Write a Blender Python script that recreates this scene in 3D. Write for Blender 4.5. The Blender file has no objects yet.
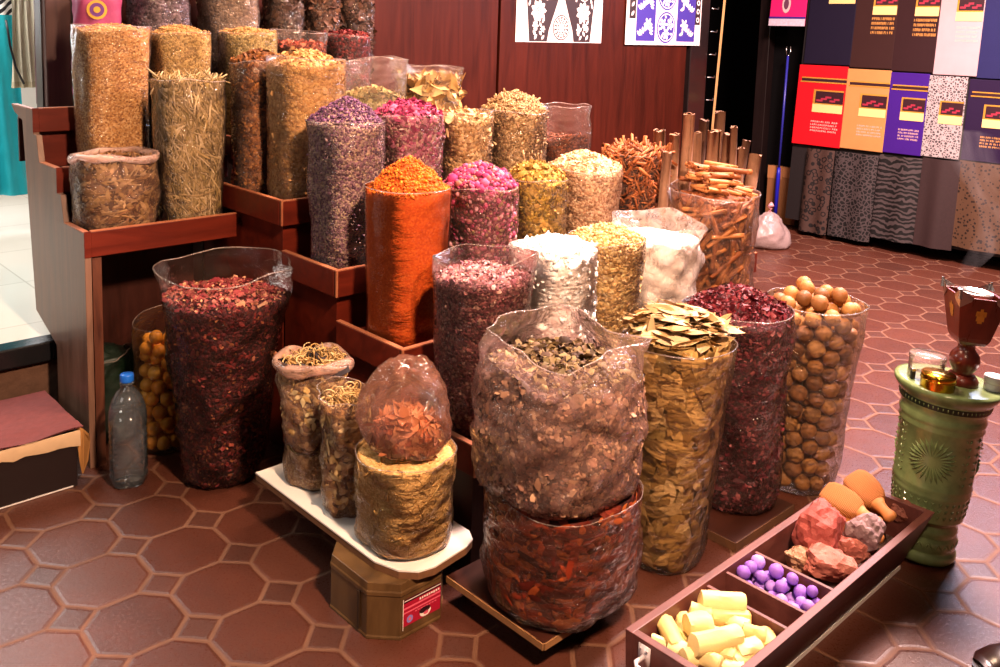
import bpy, bmesh, math, random
import numpy as np
from mathutils import Vector, Matrix, noise

random.seed(7)
RNG = np.random.default_rng(7)
SC = bpy.context.scene
COL = SC.collection
PI = math.pi

# ------------------------------------------------------------------ frames
CAMH = 1.5
FPX, PITCH, ROLL, PCX, PCY = 904.14, .12584, .02789, 468.2, 143.35
A0 = math.radians(42.5)
D1 = np.array([math.cos(A0), math.sin(A0), 0.0])      # along the stand
D2 = np.array([math.sin(A0), -math.cos(A0), 0.0])     # down the steps, towards the alley
P0 = np.array([-1.204, 2.899, 0.0])                   # front left foot of the stand


def W(a, b, z=0.0):
    p = P0 + D1 * a + D2 * b
    return Vector((p[0], p[1], z))


# camera position in stand coordinates (used only to know which side of a sack is seen)
_c = np.array([0, 0, 0]) - P0
CAM_A, CAM_B = float(_c @ D1), float(_c @ D2)


# ------------------------------------------------------------------ tagging
def tag(o, label=None, cat=None, group=None, kind=None):
    if label: o['label'] = label
    if cat: o['category'] = cat
    if group: o['group'] = group
    if kind: o['kind'] = kind
    return o


def empty(name, loc, rz=0.0):
    o = bpy.data.objects.new(name, None)
    o.empty_display_size = .05
    o.location = loc
    o.rotation_euler = (0, 0, rz)
    COL.objects.link(o)
    return o


def copy_tree(o, parent=None):
    c = o.copy()
    COL.objects.link(c)
    if parent: c.parent = parent
    for ch in list(o.children):
        copy_tree(ch, c)
    return c


# ------------------------------------------------------------------ mesh builder
class MB:
    def __init__(self):
        self.v = []; self.n = 0; self.f = []      # f: list of (array(M,k), mat)

    def add(self, V, F, mat=0):
        V = np.asarray(V, float).reshape(-1, 3)
        if isinstance(F, np.ndarray):
            self.f.append((F + self.n, mat))
        else:
            by = {}
            for p in F: by.setdefault(len(p), []).append(p)
            for k, ps in by.items():
                self.f.append((np.array(ps, int) + self.n, mat))
        self.v.append(V); self.n += len(V)
        return self

    def box(self, x0, x1, y0, y1, z0, z1, mat=0, M=None, taper=None):
        V = np.array([[x, y, z] for z in (z0, z1) for y in (y0, y1) for x in (x0, x1)], float)
        if taper: V = np.array([taper(*p) for p in V])
        if M is not None: V = np.array([M @ Vector(p) for p in V])
        F = [(0, 2, 3, 1), (4, 5, 7, 6), (0, 1, 5, 4), (2, 6, 7, 3), (0, 4, 6, 2), (1, 3, 7, 5)]
        return self.add(V, F, mat)

    def lathe(self, prof, seg=32, mat=0, cap=True, fn=None, c=(0, 0)):
        th = np.linspace(0, 2 * PI, seg, endpoint=False)
        V = []
        for r, z in prof:
            for t in th:
                s = fn(t, z) if fn else 1.0
                V.append((c[0] + r * s * math.cos(t), c[1] + r * s * math.sin(t), z))
        F = []
        m = len(prof)
        for i in range(m - 1):
            for j in range(seg):
                k = (j + 1) % seg
                F.append((i * seg + j, i * seg + k, (i + 1) * seg + k, (i + 1) * seg + j))
        if cap:
            F.append(tuple(reversed(range(seg))))
            F.append(tuple((m - 1) * seg + j for j in range(seg)))
        return self.add(V, F, mat)

    def tube(self, pts, r, seg=8, mat=0, closed=False):
        pts = [Vector(p) for p in pts]
        n = len(pts)
        rs = r if hasattr(r, '__len__') else [r] * n
        V = []
        up = Vector((0.13, 0.21, 1)).normalized()
        for i, p in enumerate(pts):
            a = pts[(i - 1) % n] if (i > 0 or closed) else p
            b = pts[(i + 1) % n] if (i < n - 1 or closed) else p
            t = (b - a)
            t = t.normalized() if t.length > 1e-9 else Vector((0, 0, 1))
            u = t.cross(up)
            if u.length < .15: u = t.cross(Vector((1, 0, 0)))
            u.normalize(); w = t.cross(u)
            for j in range(seg):
                an = 2 * PI * j / seg
                V.append(p + (u * math.cos(an) + w * math.sin(an)) * rs[i])
        F = []
        m = n if closed else n - 1
        for i in range(m):
            for j in range(seg):
                k = (j + 1) % seg; q = (i + 1) % n
                F.append((i * seg + j, i * seg + k, q * seg + k, q * seg + j))
        if not closed:
            F.append(tuple(reversed(range(seg)))); F.append(tuple((n - 1) * seg + j for j in range(seg)))
        return self.add([tuple(x) for x in V], F, mat)

    def build(self, name, mats, parent=None, smooth=True, bevel=0, loc=None, rz=0.0, kind=None, auto=None):
        me = bpy.data.meshes.new(name)
        V = np.concatenate(self.v) if self.v else np.zeros((0, 3))
        me.vertices.add(len(V)); me.vertices.foreach_set('co', V.astype(np.float32).ravel())
        lo, st, tot, mi = [], [], [], []
        off = 0
        for F, m in self.f:
            M_, k = F.shape
            lo.append(F.ravel()); st.append(off + np.arange(M_) * k); tot.append(np.full(M_, k)); mi.append(np.full(M_, m))
            off += M_ * k
        lo = np.concatenate(lo); st = np.concatenate(st); tot = np.concatenate(tot); mi = np.concatenate(mi)
        me.loops.add(len(lo)); me.loops.foreach_set('vertex_index', lo.astype(np.int32))
        me.polygons.add(len(st)); me.polygons.foreach_set('loop_start', st.astype(np.int32))
        me.polygons.foreach_set('loop_total', tot.astype(np.int32))
        me.polygons.foreach_set('material_index', mi.astype(np.int32))
        me.polygons.foreach_set('use_smooth', np.full(len(st), bool(smooth)))
        if not isinstance(mats, (list, tuple)): mats = [mats]
        for m in mats: me.materials.append(m)
        me.update(calc_edges=True); me.validate()
        o = bpy.data.objects.new(name, me)
        COL.objects.link(o)
        if parent: o.parent = parent
        if loc is not None: o.location = loc
        if rz: o.rotation_euler = (0, 0, rz)
        if bevel:
            b = o.modifiers.new('bevel', 'BEVEL'); b.width = bevel; b.segments = 2; b.limit_method = 'ANGLE'; b.angle_limit = .7
        if auto:
            try:
                me.set_sharp_from_angle(angle=auto)
            except Exception: pass
        if kind: o['kind'] = kind
        return o


# ------------------------------------------------------------------ materials
def lin(h, k=1.0):
    h = h.lstrip('#')
    c = [int(h[i:i + 2], 16) / 255 for i in (0, 2, 4)]
    return tuple(min(1, ((x / 12.92) if x <= .04045 else ((x + .055) / 1.055) ** 2.4) * k) for x in c) + (1,)


class NT:
    def __init__(self, name):
        self.m = bpy.data.materials.new(name); self.m.use_nodes = True
        self.t = self.m.node_tree; self.t.nodes.clear()
        self.out = self.n('ShaderNodeOutputMaterial')

    def n(self, typ, **kw):
        x = self.t.nodes.new(typ)
        for k, v in kw.items():
            if k in x.inputs.keys() if isinstance(k, str) else False: x.inputs[k].default_value = v
            else: setattr(x, k, v)
        return x

    def l(self, a, b): self.t.links.new(a, b)

    def val(self, sock, v):
        if hasattr(v, 'links'): self.l(v, sock)
        else: sock.default_value = v

    def math(self, op, a, b=None, c=None, clamp=False):
        x = self.n('ShaderNodeMath', operation=op, use_clamp=clamp)
        self.val(x.inputs[0], a)
        if b is not None: self.val(x.inputs[1], b)
        if c is not None: self.val(x.inputs[2], c)
        return x.outputs[0]

    def coord(self, which='Object'): return self.n('ShaderNodeTexCoord').outputs[which]

    def mapping(self, v, scale=(1, 1, 1), rot=(0, 0, 0)):
        x = self.n('ShaderNodeMapping'); self.l(v, x.inputs[0])
        x.inputs['Scale'].default_value = scale; x.inputs['Rotation'].default_value = rot
        return x.outputs[0]

    def noise(self, v, scale, detail=3, rough=.55, dist=0):
        x = self.n('ShaderNodeTexNoise'); self.l(v, x.inputs['Vector'])
        x.inputs['Scale'].default_value = scale; x.inputs['Detail'].default_value = detail
        x.inputs['Roughness'].default_value = rough; x.inputs['Distortion'].default_value = dist
        return x.outputs['Fac']

    def voro(self, v, scale, feature='F1', rnd=1.0):
        x = self.n('ShaderNodeTexVoronoi', feature=feature); self.l(v, x.inputs['Vector'])
        x.inputs['Scale'].default_value = scale; x.inputs['Randomness'].default_value = rnd
        return x

    def ramp(self, fac, stops, interp='LINEAR'):
        x = self.n('ShaderNodeValToRGB'); self.l(fac, x.inputs[0]); r = x.color_ramp; r.interpolation = interp
        while len(r.elements) < len(stops): r.elements.new(.5)
        for e, (p, c) in zip(r.elements, stops): e.position = p; e.color = c
        return x.outputs[0]

    def mix(self, fac, a, b, blend='MIX'):
        x = self.n('ShaderNodeMix', data_type='RGBA', blend_type=blend)
        self.val(x.inputs[0], fac); self.val(x.inputs[6], a); self.val(x.inputs[7], b)
        return x.outputs[2]

    def bump(self, h, strength=.4, dist=.01, nrm=None):
        x = self.n('ShaderNodeBump'); self.l(h, x.inputs['Height'])
        x.inputs['Strength'].default_value = strength; x.inputs['Distance'].default_value = dist
        if nrm is not None: self.l(nrm, x.inputs['Normal'])
        return x.outputs[0]

    def pbr(self, color, rough=.6, metal=0, normal=None, spec=.5, coat=0, trans=0, ior=1.45, sss=0):
        x = self.n('ShaderNodeBsdfPrincipled')
        self.val(x.inputs['Base Color'], color); self.val(x.inputs['Roughness'], rough)
        x.inputs['Metallic'].default_value = metal; x.inputs['Specular IOR Level'].default_value = spec
        x.inputs['Coat Weight'].default_value = coat; x.inputs['Coat Roughness'].default_value = .12
        x.inputs['Transmission Weight'].default_value = trans; x.inputs['IOR'].default_value = ior
        if sss: x.inputs['Subsurface Weight'].default_value = sss
        if normal is not None: self.l(normal, x.inputs['Normal'])
        return x.outputs[0]

    def done(self, sh):
        self.l(sh, self.out.inputs['Surface']); return self.m


_mc = {}


def M_plain(name, hexc, rough=.6, metal=0, coat=0, bump=0, bscale=60, var=.0, spec=.5):
    if name in _mc: return _mc[name]
    t = NT(name); c = lin(hexc); co = t.coord()
    col = c; nrm = None
    if var or bump:
        nz = t.noise(co, bscale, 4)
        if var: col = t.mix(t.math('MULTIPLY', nz, var), c, tuple(x * .35 for x in c[:3]) + (1,))
        if bump: nrm = t.bump(nz, bump, .01)
    _mc[name] = t.done(t.pbr(col, rough, metal, nrm, spec, coat))
    return _mc[name]


def stops(cols, k=1.0):
    n = len(cols)
    return [((i + .5) / n if n > 1 else 0, lin(c, k)) for i, c in enumerate(cols)]


def M_grain(name, cols, size=.006, bump=.8, rough=.75, k=1.0, aniso=(1, 1, 1)):
    """a mass of small seeds: every cell its own colour, rounded by its own bump"""
    key = 'g_' + name
    if key in _mc: return _mc[key]
    t = NT(name); co = t.mapping(t.coord(), aniso)



    v = t.voro(co, 1 / size)
    sep = t.n('ShaderNodeSeparateColor'); t.l(v.outputs['Color'], sep.inputs[0])
    c = t.ramp(sep.outputs[0], stops(cols, k))
    big = t.noise(co, 14, 3)
    c = t.mix(t.math('MULTIPLY', big, .35), c, lin(cols[0], k * .6))
    h = t.math('SUBTRACT', 1.0, v.outputs['Distance'])
    _mc[key] = t.done(t.pbr(c, rough, 0, t.bump(h, bump, size * .8), .3))
    return _mc[key]


def M_chip(name, cols, rough=.65, k=1.0, spec=.3, bump=0, vein=0):
    key = 'c_' + name
    if key in _mc: return _mc[key]
    t = NT(name)
    g = t.n('ShaderNodeNewGeometry')
    c = t.ramp(g.outputs['Random Per Island'], stops(cols, k))
    co = t.coord()
    nz = t.noise(co, 90, 3)
    c = t.mix(t.math('MULTIPLY', nz, .5), c, lin(cols[0], k * .7))
    nrm = t.bump(nz, .4, .004) if bump else None
    _mc[key] = t.done(t.pbr(c, rough, 0, nrm, spec))
    return _mc[key]


def M_objrand(name, cols, rough=.6, k=1.0, nscale=40, bump=.3, spec=.4, amount=.5, dark=.55):
    """one thing of many: colour differs from thing to thing"""
    key = 'o_' + name
    if key in _mc: return _mc[key]
    t = NT(name)
    c = t.ramp(t.n('ShaderNodeObjectInfo').outputs['Random'], stops(cols, k))
    co = t.coord()
    nz = t.noise(co, nscale, 4, .6)
    c = t.mix(t.math('MULTIPLY', nz, amount), c, lin(cols[0], k * dark))
    _mc[key] = t.done(t.pbr(c, rough, 0, t.bump(nz, bump, .005), spec))
    return _mc[key]


def M_plastic(name, haze=.06, tint='ffe8e0', rough=.12, wr=.5, aniso=(5, 5, 16), gloss=1.0):
    """thin clear film: mostly see-through, a little milky, glossy along its creases"""
    key = 'p_' + name
    if key in _mc: return _mc[key]
    t = NT(name); co = t.mapping(t.coord(), aniso)
    n1 = t.noise(co, 2.6, 5, .62, .8)
    nrm = t.bump(n1, wr * .55, .03)
    fr = t.n('ShaderNodeFresnel'); fr.inputs[0].default_value = 1.30; t.l(nrm, fr.inputs['Normal'])
    tr = t.n('ShaderNodeBsdfTransparent'); tr.inputs[0].default_value = (.99, .98, .97, 1)
    gl = t.n('ShaderNodeBsdfGlossy'); gl.inputs['Roughness'].default_value = rough; gl.inputs[0].default_value = (1, 1, 1, 1)
    t.l(nrm, gl.inputs['Normal'])
    df = t.n('ShaderNodeBsdfDiffuse'); df.inputs[0].default_value = lin(tint)
    tl = t.n('ShaderNodeBsdfTranslucent'); tl.inputs[0].default_value = lin(tint)
    mm = t.n('ShaderNodeMixShader'); mm.inputs[0].default_value = .5; t.l(df.outputs[0], mm.inputs[1]); t.l(tl.outputs[0], mm.inputs[2])
    hz = t.math('MULTIPLY', t.ramp(n1, [(.35, (.25, .25, .25, 1)), (.75, (1.4, 1.4, 1.4, 1))]), haze * .8, clamp=True)
    a = t.n('ShaderNodeMixShader'); t.l(hz, a.inputs[0]); t.l(tr.outputs[0], a.inputs[1]); t.l(mm.outputs[0], a.inputs[2])
    f = t.math('MULTIPLY', fr.outputs[0], gloss, clamp=True)
    b = t.n('ShaderNodeMixShader'); t.l(f, b.inputs[0]); t.l(a.outputs[0], b.inputs[1]); t.l(gl.outputs[0], b.inputs[2])
    _mc[key] = t.done(b.outputs[0])
    return _mc[key]


def M_wood(name, c1, c2, scale=(2, 2, 30), rough=.35, coat=.3, rot=(0, 0, 0), bump=.05, spec=.5):
    if name in _mc: return _mc[name]
    t = NT(name); co = t.mapping(t.coord(), scale, rot)
    n1 = t.noise(co, 2.2, 5, .6, .8)
    big = t.noise(t.coord(), 3, 3)
    c = t.ramp(n1, [(.3, lin(c1)), (.7, lin(c2))])
    c = t.mix(t.math('MULTIPLY', big, .4), c, tuple(x * .5 for x in lin(c1)[:3]) + (1,))
    r = t.math('ADD', t.math('MULTIPLY', n1, .2), rough - .1)
    _mc[name] = t.done(t.pbr(c, r, 0, t.bump(n1, bump, .005), spec, coat))
    return _mc[name]


WOOD = M_wood('mahogany_laminate', '4a1a0e', '6e2616', (14, 14, 1.2), .4, .05, spec=.35)
WOODH = M_wood('mahogany_board', '46130a', '661f0e', (1.5, 8, 8), .4, .04, spec=.35)
WOODD = M_wood('dark_carcass', '2c1009', '421a10', (10, 10, 1.2), .45, .05)
EDGE = M_wood('worn_edge', '8a4a30', 'b0704c', (4, 4, 4), .5, 0)
PANEL = M_wood('side_laminate', '5e4234', '866452', (9, 9, 1), .45, .1)
WALLW = M_wood('wall_veneer', '2c0b04', '48170a', (7, 7, .7), .5, 0, spec=.18)
BLACKW = M_wood('black_wood', '120a0a', '1e1211', (6, 6, 1), .4, .2)
RAW = M_wood('raw_board', '7a5030', 'a07448', (3, 12, 12), .7, 0)
DTRAY = M_wood('dark_tray_wood', '4a2420', '6a3a34', (2, 9, 9), .5, .05)
BOARDD = M_wood('dark_board', '2a120c', '401d12', (2, 9, 9), .4, .15)
WHITEB = M_plain('white_laminate', 'e6ddd4', .4, var=.25, bscale=9)
STEEL = M_plain('steel', 'c8c4c0', .28, 1)
BRASS = M_plain('brass', 'd8a030', .22, 1)
GOLD = M_plain('gold_foil', 'd8a444', .3, .6)
WHITEP = M_plain('white_plastic', 'ece6e2', .35)
BLACKP = M_plain('black_plastic', '141214', .4)

# ------------------------------------------------------------------ floor tiles (octagons and small squares)
def M_tiles():
    t = NT('octagon_clay_tiles'); co = t.coord()
    s, ang, ox, oy = .22935, -.85216, -1.26478, 2.44895
    def dot(vx, vy, off):
        d = t.n('ShaderNodeVectorMath', operation='DOT_PRODUCT'); t.l(co, d.inputs[0]); d.inputs[1].default_value = (vx / s, vy / s, 0)
        return t.math('ADD', d.outputs['Value'], off)
    ux, uy = math.cos(ang), math.sin(ang); vx, vy = -uy, ux
    a = dot(ux, uy, -(ox * ux + oy * uy) / s); b = dot(vx, vy, -(ox * vx + oy * vy) / s)
    wob = t.noise(co, 9, 2)
    wb = t.math('MULTIPLY', t.math('SUBTRACT', wob, .5), .05)
    a = t.math('ADD', a, wb); b = t.math('SUBTRACT', b, wb)
    fa = t.math('ABSOLUTE', t.math('SUBTRACT', t.math('FRACT', a), .5))
    fb = t.math('ABSOLUTE', t.math('SUBTRACT', t.math('FRACT', b), .5))
    ca = t.math('SUBTRACT', .5, fa); cb = t.math('SUBTRACT', .5, fb)
    l1 = t.math('ADD', ca, cb)
    m = .272
    insq = t.math('LESS_THAN', l1, m)                      # 1 on small squares
    dsq = t.math('MULTIPLY', t.math('ABSOLUTE', t.math('SUBTRACT', l1, m)), .7071)
    dedge = t.math('MINIMUM', ca, cb)
    # far from the squares the joint is the shared octagon edge
    de = t.math('ADD', dedge, t.math('MULTIPLY', insq, 10))
    d = t.math('MINIMUM', dsq, de)                         # distance to the nearest joint, in tiles
    jw = .026
    grout = t.math('LESS_THAN', d, jw)
    ia = t.math('FLOOR', a); ib = t.math('FLOOR', b)
    sa = t.math('FLOOR', t.math('ADD', a, .5)); sb = t.math('FLOOR', t.math('ADD', b, .5))
    cx = t.math('ADD', t.math('MULTIPLY', insq, t.math('SUBTRACT', t.math('ADD', sa, 100.3), ia)), ia)
    cy = t.math('ADD', t.math('MULTIPLY', insq, t.math('SUBTRACT', t.math('ADD', sb, 57.7), ib)), ib)
    cc = t.n('ShaderNodeCombineXYZ'); t.l(cx, cc.inputs[0]); t.l(cy, cc.inputs[1])
    wn = t.n('ShaderNodeTexWhiteNoise', noise_dimensions='2D'); t.l(cc.outputs[0], wn.inputs['Vector'])
    oct_c = t.ramp(wn.outputs['Value'], [(0, lin('341e18')), (.4, lin('4a281c')), (.75, lin('3e2018')), (1, lin('523024'))])
    sq_c = t.ramp(wn.outputs['Value'], [(0, lin('382620')), (1, lin('4a2e26'))])
    tile = t.mix(insq, oct_c, sq_c)
    sp = t.ramp(t.noise(co, 120, 6, .85), [(.36, (0, 0, 0, 1)), (.64, (1, 1, 1, 1))]); sp2 = t.noise(co, 11, 4, .6)
    tile = t.mix(t.math('MULTIPLY', sp, .6), tile, lin('28120e'))
    tile = t.mix(t.math('MULTIPLY', sp2, .4), tile, lin('6a3828'))
    gcol = t.mix(t.noise(co, 30, 3), lin('50301f'), lin('6c4834'))
    col = t.mix(grout, tile, gcol)
    edge = t.math('DIVIDE', d, jw * 2.2, clamp=True)
    h = t.math('ADD', t.math('MULTIPLY', edge, 1.0), t.math('MULTIPLY', sp, .12))
    nrm = t.bump(h, .5, .004)
    rough = t.math('ADD', t.math('MULTIPLY', sp, .26), t.math('ADD', .20, t.math('MULTIPLY', grout, .35)))
    return t.done(t.pbr(col, rough, 0, nrm, .5, 0))


def M_whitetile():
    t = NT('white_floor_tiles'); co = t.mapping(t.coord(), (1, 1, 1), (0, 0, -A0))
    br = t.n('ShaderNodeTexBrick'); t.l(co, br.inputs['Vector']); br.offset = 0
    br.inputs['Scale'].default_value = 1; br.inputs['Brick Width'].default_value = .6; br.inputs['Row Height'].default_value = .6
    br.inputs['Mortar Size'].default_value = .004
    br.inputs['Color1'].default_value = lin('e4ded2'); br.inputs['Color2'].default_value = lin('dcd6ca'); br.inputs['Mortar'].default_value = lin('c4bdb0')
    nz = t.noise(co, 2.5, 4)
    return t.done(t.pbr(t.mix(t.math('MULTIPLY', nz, .3), br.outputs['Color'], lin('c8bca8')), .14, 0, None, .5))


# ------------------------------------------------------------------ setting
def slab(name, pts, z0, z1, mat, bevel=0):
    """prism over a plan outline given in stand coordinates"""
    mb = MB(); n = len(pts)
    V = [tuple(W(a, b, z0)) for a, b in pts] + [tuple(W(a, b, z1)) for a, b in pts]
    # outline orientation: stand coordinates are mirrored against x/y
    F = [tuple(range(n)), tuple(reversed(range(n, 2 * n)))]
    for i in range(n):
        k = (i + 1) % n
        F.append((i, n + i, n + k, k))
    mb.add(V, F)
    o = mb.build(name, mat, smooth=False, bevel=bevel)
    return o


fl = MB(); fl.add([(-6, -2, 0), (9, -2, 0), (9, 12, 0), (-6, 12, 0), (-6, -2, -.1), (9, -2, -.1), (9, 12, -.1), (-6, 12, -.1)],
                  [(0, 1, 2, 3), (7, 6, 5, 4), (0, 4, 5, 1), (1, 5, 6, 2), (2, 6, 7, 3), (3, 7, 4, 0)])
tag(fl.build('floor', M_tiles(), smooth=False), kind='structure')

# raised shop floor with its dark stone edge
tag(slab('floor', [(-4, -5.2), (2.0, -5.2), (2.0, -1.0), (.1, -1.0), (.1, -.47), (-4, -.47)], .27, .33, M_whitetile()), kind='structure')
stone = M_plain('black_marble', '1c1c1f', .18, var=.6, bscale=14, bump=.05)
tag(slab('trim_1', [(-4, -.47), (.1, -.47), (.1, -.385), (-4, -.385)], .262, .335, stone, .006), kind='structure')
rub = M_plain('rubble_stone', '6a4a38', .9, bump=1.0, bscale=18, var=.9)
tag(slab('wall_low', [(-4, -.5), (.1, -.5), (.1, -.42), (-4, -.42)], 0, .262, rub), kind='structure')

# wall behind the stand: veneered panels with dark joints
wz = 3.2
tag(slab('wall_back', [(.12, -.97), (4.62, -.97), (4.62, -.9), (.12, -.9)], 0, wz, BLACKW), kind='structure')
for i, (a0, a1) in enumerate([(.30, 1.55), (1.57, 2.64), (2.66, 4.56)]):
    tag(slab('wall_back_panel', [(a0, -.9), (a1, -.9), (a1, -.87), (a0, -.87)], 0.0, wz, WALLW, .004), kind='structure')
jamb = M_wood('jamb_wood', '3a2220', '54342e', (8, 8, .8), .5, .1)
tag(slab('trim_2', [(.125, -1.0), (.225, -1.0), (.225, -.86), (.125, -.86)], .33, wz, jamb, .005), kind='structure')
tag(slab('trim_3', [(4.6, -.98), (4.82, -.98), (4.82, -.86), (4.6, -.86)], 0, wz, BLACKW, .005), kind='structure')
tag(slab('trim_4', [(5.70, -.96), (5.79, -.96), (5.79, -.86), (5.70, -.86)], 0, wz, BLACKW, .005), kind='structure')
night = M_plain('unlit_recess_black', '060506', .9, spec=.1)  # near-black colour stands in for the unlit depth of the doorway
tag(slab('wall_rear', [(4.6, -2.2), (9.4, -2.2), (9.4, -2.1), (4.6, -2.1)], 0, wz, night), kind='structure')
# shop interior at the far left
white = M_plain('white_wall_paint', 'd8d0c8', .7)
tag(slab('wall_left', [(-4, -4.3), (2.0, -4.3), (2.0, -4.2), (-4, -4.2)], 0, wz, white), kind='structure')
tag(slab('wall_inner', [(1.9, -4.2), (2.0, -4.2), (2.0, -1.0), (1.9, -1.0)], 0, wz, white), kind='structure')
# wall of the textile shop across the alley
tag(slab('wall_right', [(5.80, -1.0), (5.88, -1.0), (5.88, 4.5), (5.80, 4.5)], 0, wz, night), kind='structure')

# ------------------------------------------------------------------ the stepped stand
def lbox(mb, a0, a1, b0, b1, z0, z1, mat=0):
    return mb.box(min(a0, a1), max(a0, a1), -max(b0, b1), -min(b0, b1), z0, z1, mat)


def tray(parent, a0, a1, b0, b1, ztop, lip=.088, floor_drop=.042, end_left=True, t=.018, mats=(WOODH, EDGE)):
    """one step: a shallow tray with an upright front lip and an end lip, worn along its top edges"""
    mb = MB()
    lbox(mb, a0, a1, b0, b1 - t, ztop - floor_drop - .016, ztop - floor_drop)          # tray floor
    tr = mb.build('step_tray', [mats[0]], parent, smooth=False, bevel=.0015)
    m2 = MB(); lbox(m2, a0, a1, b1 - t, b1, ztop - lip, ztop - .003)
    f = m2.build('front_lip', [mats[0]], tr, smooth=False, bevel=.002)
    m4 = MB(); lbox(m4, a0 + .001, a1, b1 - t + .001, b1 - .0005, ztop - .003, ztop)
    if end_left:
        m3 = MB(); lbox(m3, a0 - .001, a0 + t, b0, b1 - t, ztop - lip, ztop - .003)
        m3.build('end_lip', [mats[0]], tr, smooth=False, bevel=.002)
        lbox(m4, a0, a0 + t - .001, b0, b1 - t, ztop - .003, ztop)
        lbox(m4, a0 - .0025, a0 + .004, b1 - .004, b1 + .0015, ztop - lip + .002, ztop)  # worn corner
    m4.build('edge_band', [mats[1]], tr, smooth=False)
    return tr


# left unit: side panels cut like a staircase, open below
ZT = (1.175, .99, .812)
sl = tag(empty('display_stand', W(0, 0, 0), A0), 'stepped wooden stand with an open dark space underneath and a grey-brown stair-cut side panel',
         'display stand', 'stepped wooden spice stands')


def stair_panel(a0, a1, name):
    prof = [(0, 0), (0, .806), (-.19, .806), (-.215, .90), (-.25, .90), (-.25, .984), (-.43, .984), (-.455, 1.08), (-.487, 1.08), (-.487, 1.169),
            (-.735, 1.169), (-.705, 1.145), (-.61, 1.12), (-.52, .42), (-.30, .345), (-.30, 0)]
    n = len(prof)
    V = [(a0, -b, z) for b, z in prof] + [(a1, -b, z) for b, z in prof]
    F = [tuple(range(n)), tuple(reversed(range(n, 2 * n)))] + [(i, n + i, n + (i + 1) % n, (i + 1) % n) for i in range(n)]
    return MB().add(V, F).build(name, PANEL, sl, smooth=False, bevel=.0015)


stair_panel(-.045, -.024, 'side_panel')
# pale worn edges on top of the side panel
for (b0, b1, z) in [(-.19, 0, .806), (-.43, -.25, .984), (-.735, -.487, 1.169)]:
    mb = MB(); lbox(mb, -.0445, -.0245, b0, b1, z, z + .003); mb.build('edge_band', EDGE, sl, smooth=False)
for (b0, b1, z) in [(-.49 + .0, -.25, ZT[1]), (-.735, -.487, ZT[0]), (-.25, 0, ZT[2])]:
    tray(sl, -.024, .498 if b1 == 0 else .594, b0 if b1 else -.25, b1, z, end_left=False)
# front corners of the lips cover the end of the side panel
for b, z in [(0, ZT[2]), (-.25, ZT[1]), (-.487, ZT[0])]:
    mb = MB(); lbox(mb, -.046, -.0235, b - .003, b + .0015, z - .088, z); mb.build('lip_end', WOODH, sl, smooth=False, bevel=.001)
# recessed risers under the upper lips, dark back and the bare inner side
mb = MB(); lbox(mb, -.024, .594, -.31, -.298, .80, .902); mb.build('riser', WOODH, sl, smooth=False)
mb = MB(); lbox(mb, -.024, .594, -.545, -.533, .95, 1.087); mb.build('riser', WOODH, sl, smooth=False)
mb = MB(); lbox(mb, -.024, .50, -.372, -.36, .0, .77); mb.build('back_panel', WOODD, sl, smooth=False)
mb = MB(); lbox(mb, -.024, .594, -.74, -.728, .95, 1.12); mb.build('back_rail', WOODD, sl, smooth=False)
mb = MB()
for a in (-.020,): lbox(mb, a, a + .03, -.035, -.004, 0, .72)
mb.build('inner_post', M_wood('chipped_post', '3a1a10', '6a3a24', (9, 9, 1.5), .5), sl, smooth=False)

# right unit: solid carcass that steps down towards the alley
sr = tag(empty('display_stand', W(0, 0, 0), A0), 'solid red-brown stepped wooden stand carrying the orange powder, rosebud and cinnamon bags',
         'display stand', 'stepped wooden spice stands')
RT = [(-.50, -.22, 1.06, 2.40), (-.22, .312, .905, 2.40), (.312, .643, .735, 2.42), (.643, .982, .575, 2.45), (.982, 1.30, .40, 2.12)]
for b0, b1, z, ae in RT:
    tray(sr, .60 if b1 < 0 else .50, ae, b0, b1, z)
for b0, b1, z, ae in RT:
    mb = MB(); lbox(mb, .625 if b1 < 0 else .525, ae - .02, b0 - .02, b1 - .035, .0, z - .059)
    mb.build('carcass', WOODD if b1 > 1.1 else WOODH, sr, smooth=False, bevel=.001)
# flat bottom board on battens in front of the steps
bb = tag(empty('display_board', W(0, 0, 0), A0), 'low dark board with a raw pale edge under the red chilli bag', 'board')
mb = MB(); lbox(mb, .40, .72, 1.31, 1.655, .064, .0815); mb.build('board_top', BOARDD, bb, smooth=False, bevel=.001)
mb = MB(); lbox(mb, .401, .719, 1.655, 1.659, .0645, .081); lbox(mb, .396, .400, 1.311, 1.655, .0645, .081)
mb.build('raw_edge', RAW, bb, smooth=False)
for a in (.45, .64):
    mb = MB(); lbox(mb, a, a + .05, 1.33, 1.60, 0, .064); mb.build('batten', BOARDD, bb, smooth=False)

# white board with bags, on a tin can
wb = tag(empty('shelf_board', W(0, 0, 0), A0), 'white-topped chipped board carrying three bags, propped on the tin can', 'board')
pts = [(.205, .66), (.485, .66), (.485, 1.30), (.465, 1.335), (.43, 1.35), (.31, 1.365), (.265, 1.355), (.23, 1.32), (.207, 1.25)]
def poly_local(pts, z0, z1, jig=0):
    n = len(pts)
    V = [(a, -b, z0) for a, b in pts] + [(a, -b, z1) for a, b in pts]
    F = [tuple(range(n)), tuple(reversed(range(n, 2 * n)))] + [(i, n + i, n + (i + 1) % n, (i + 1) % n) for i in range(n)]
    return V, F
MB().add(*poly_local(pts, .166, .170)).build('white_face', WHITEB, wb, smooth=False)
MB().add(*poly_local([(a + (.001 if a < .3 else -.001), b) for a, b in pts], .1475, .166)).build('chipboard_core', M_plain('chipboard', '7a5030', .85, var=.8, bscale=70), wb, smooth=False)
mb = MB(); lbox(mb, .38, .47, .68, .74, 0, .1475); mb.build('support_block', BOARDD, wb, smooth=False)

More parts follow.
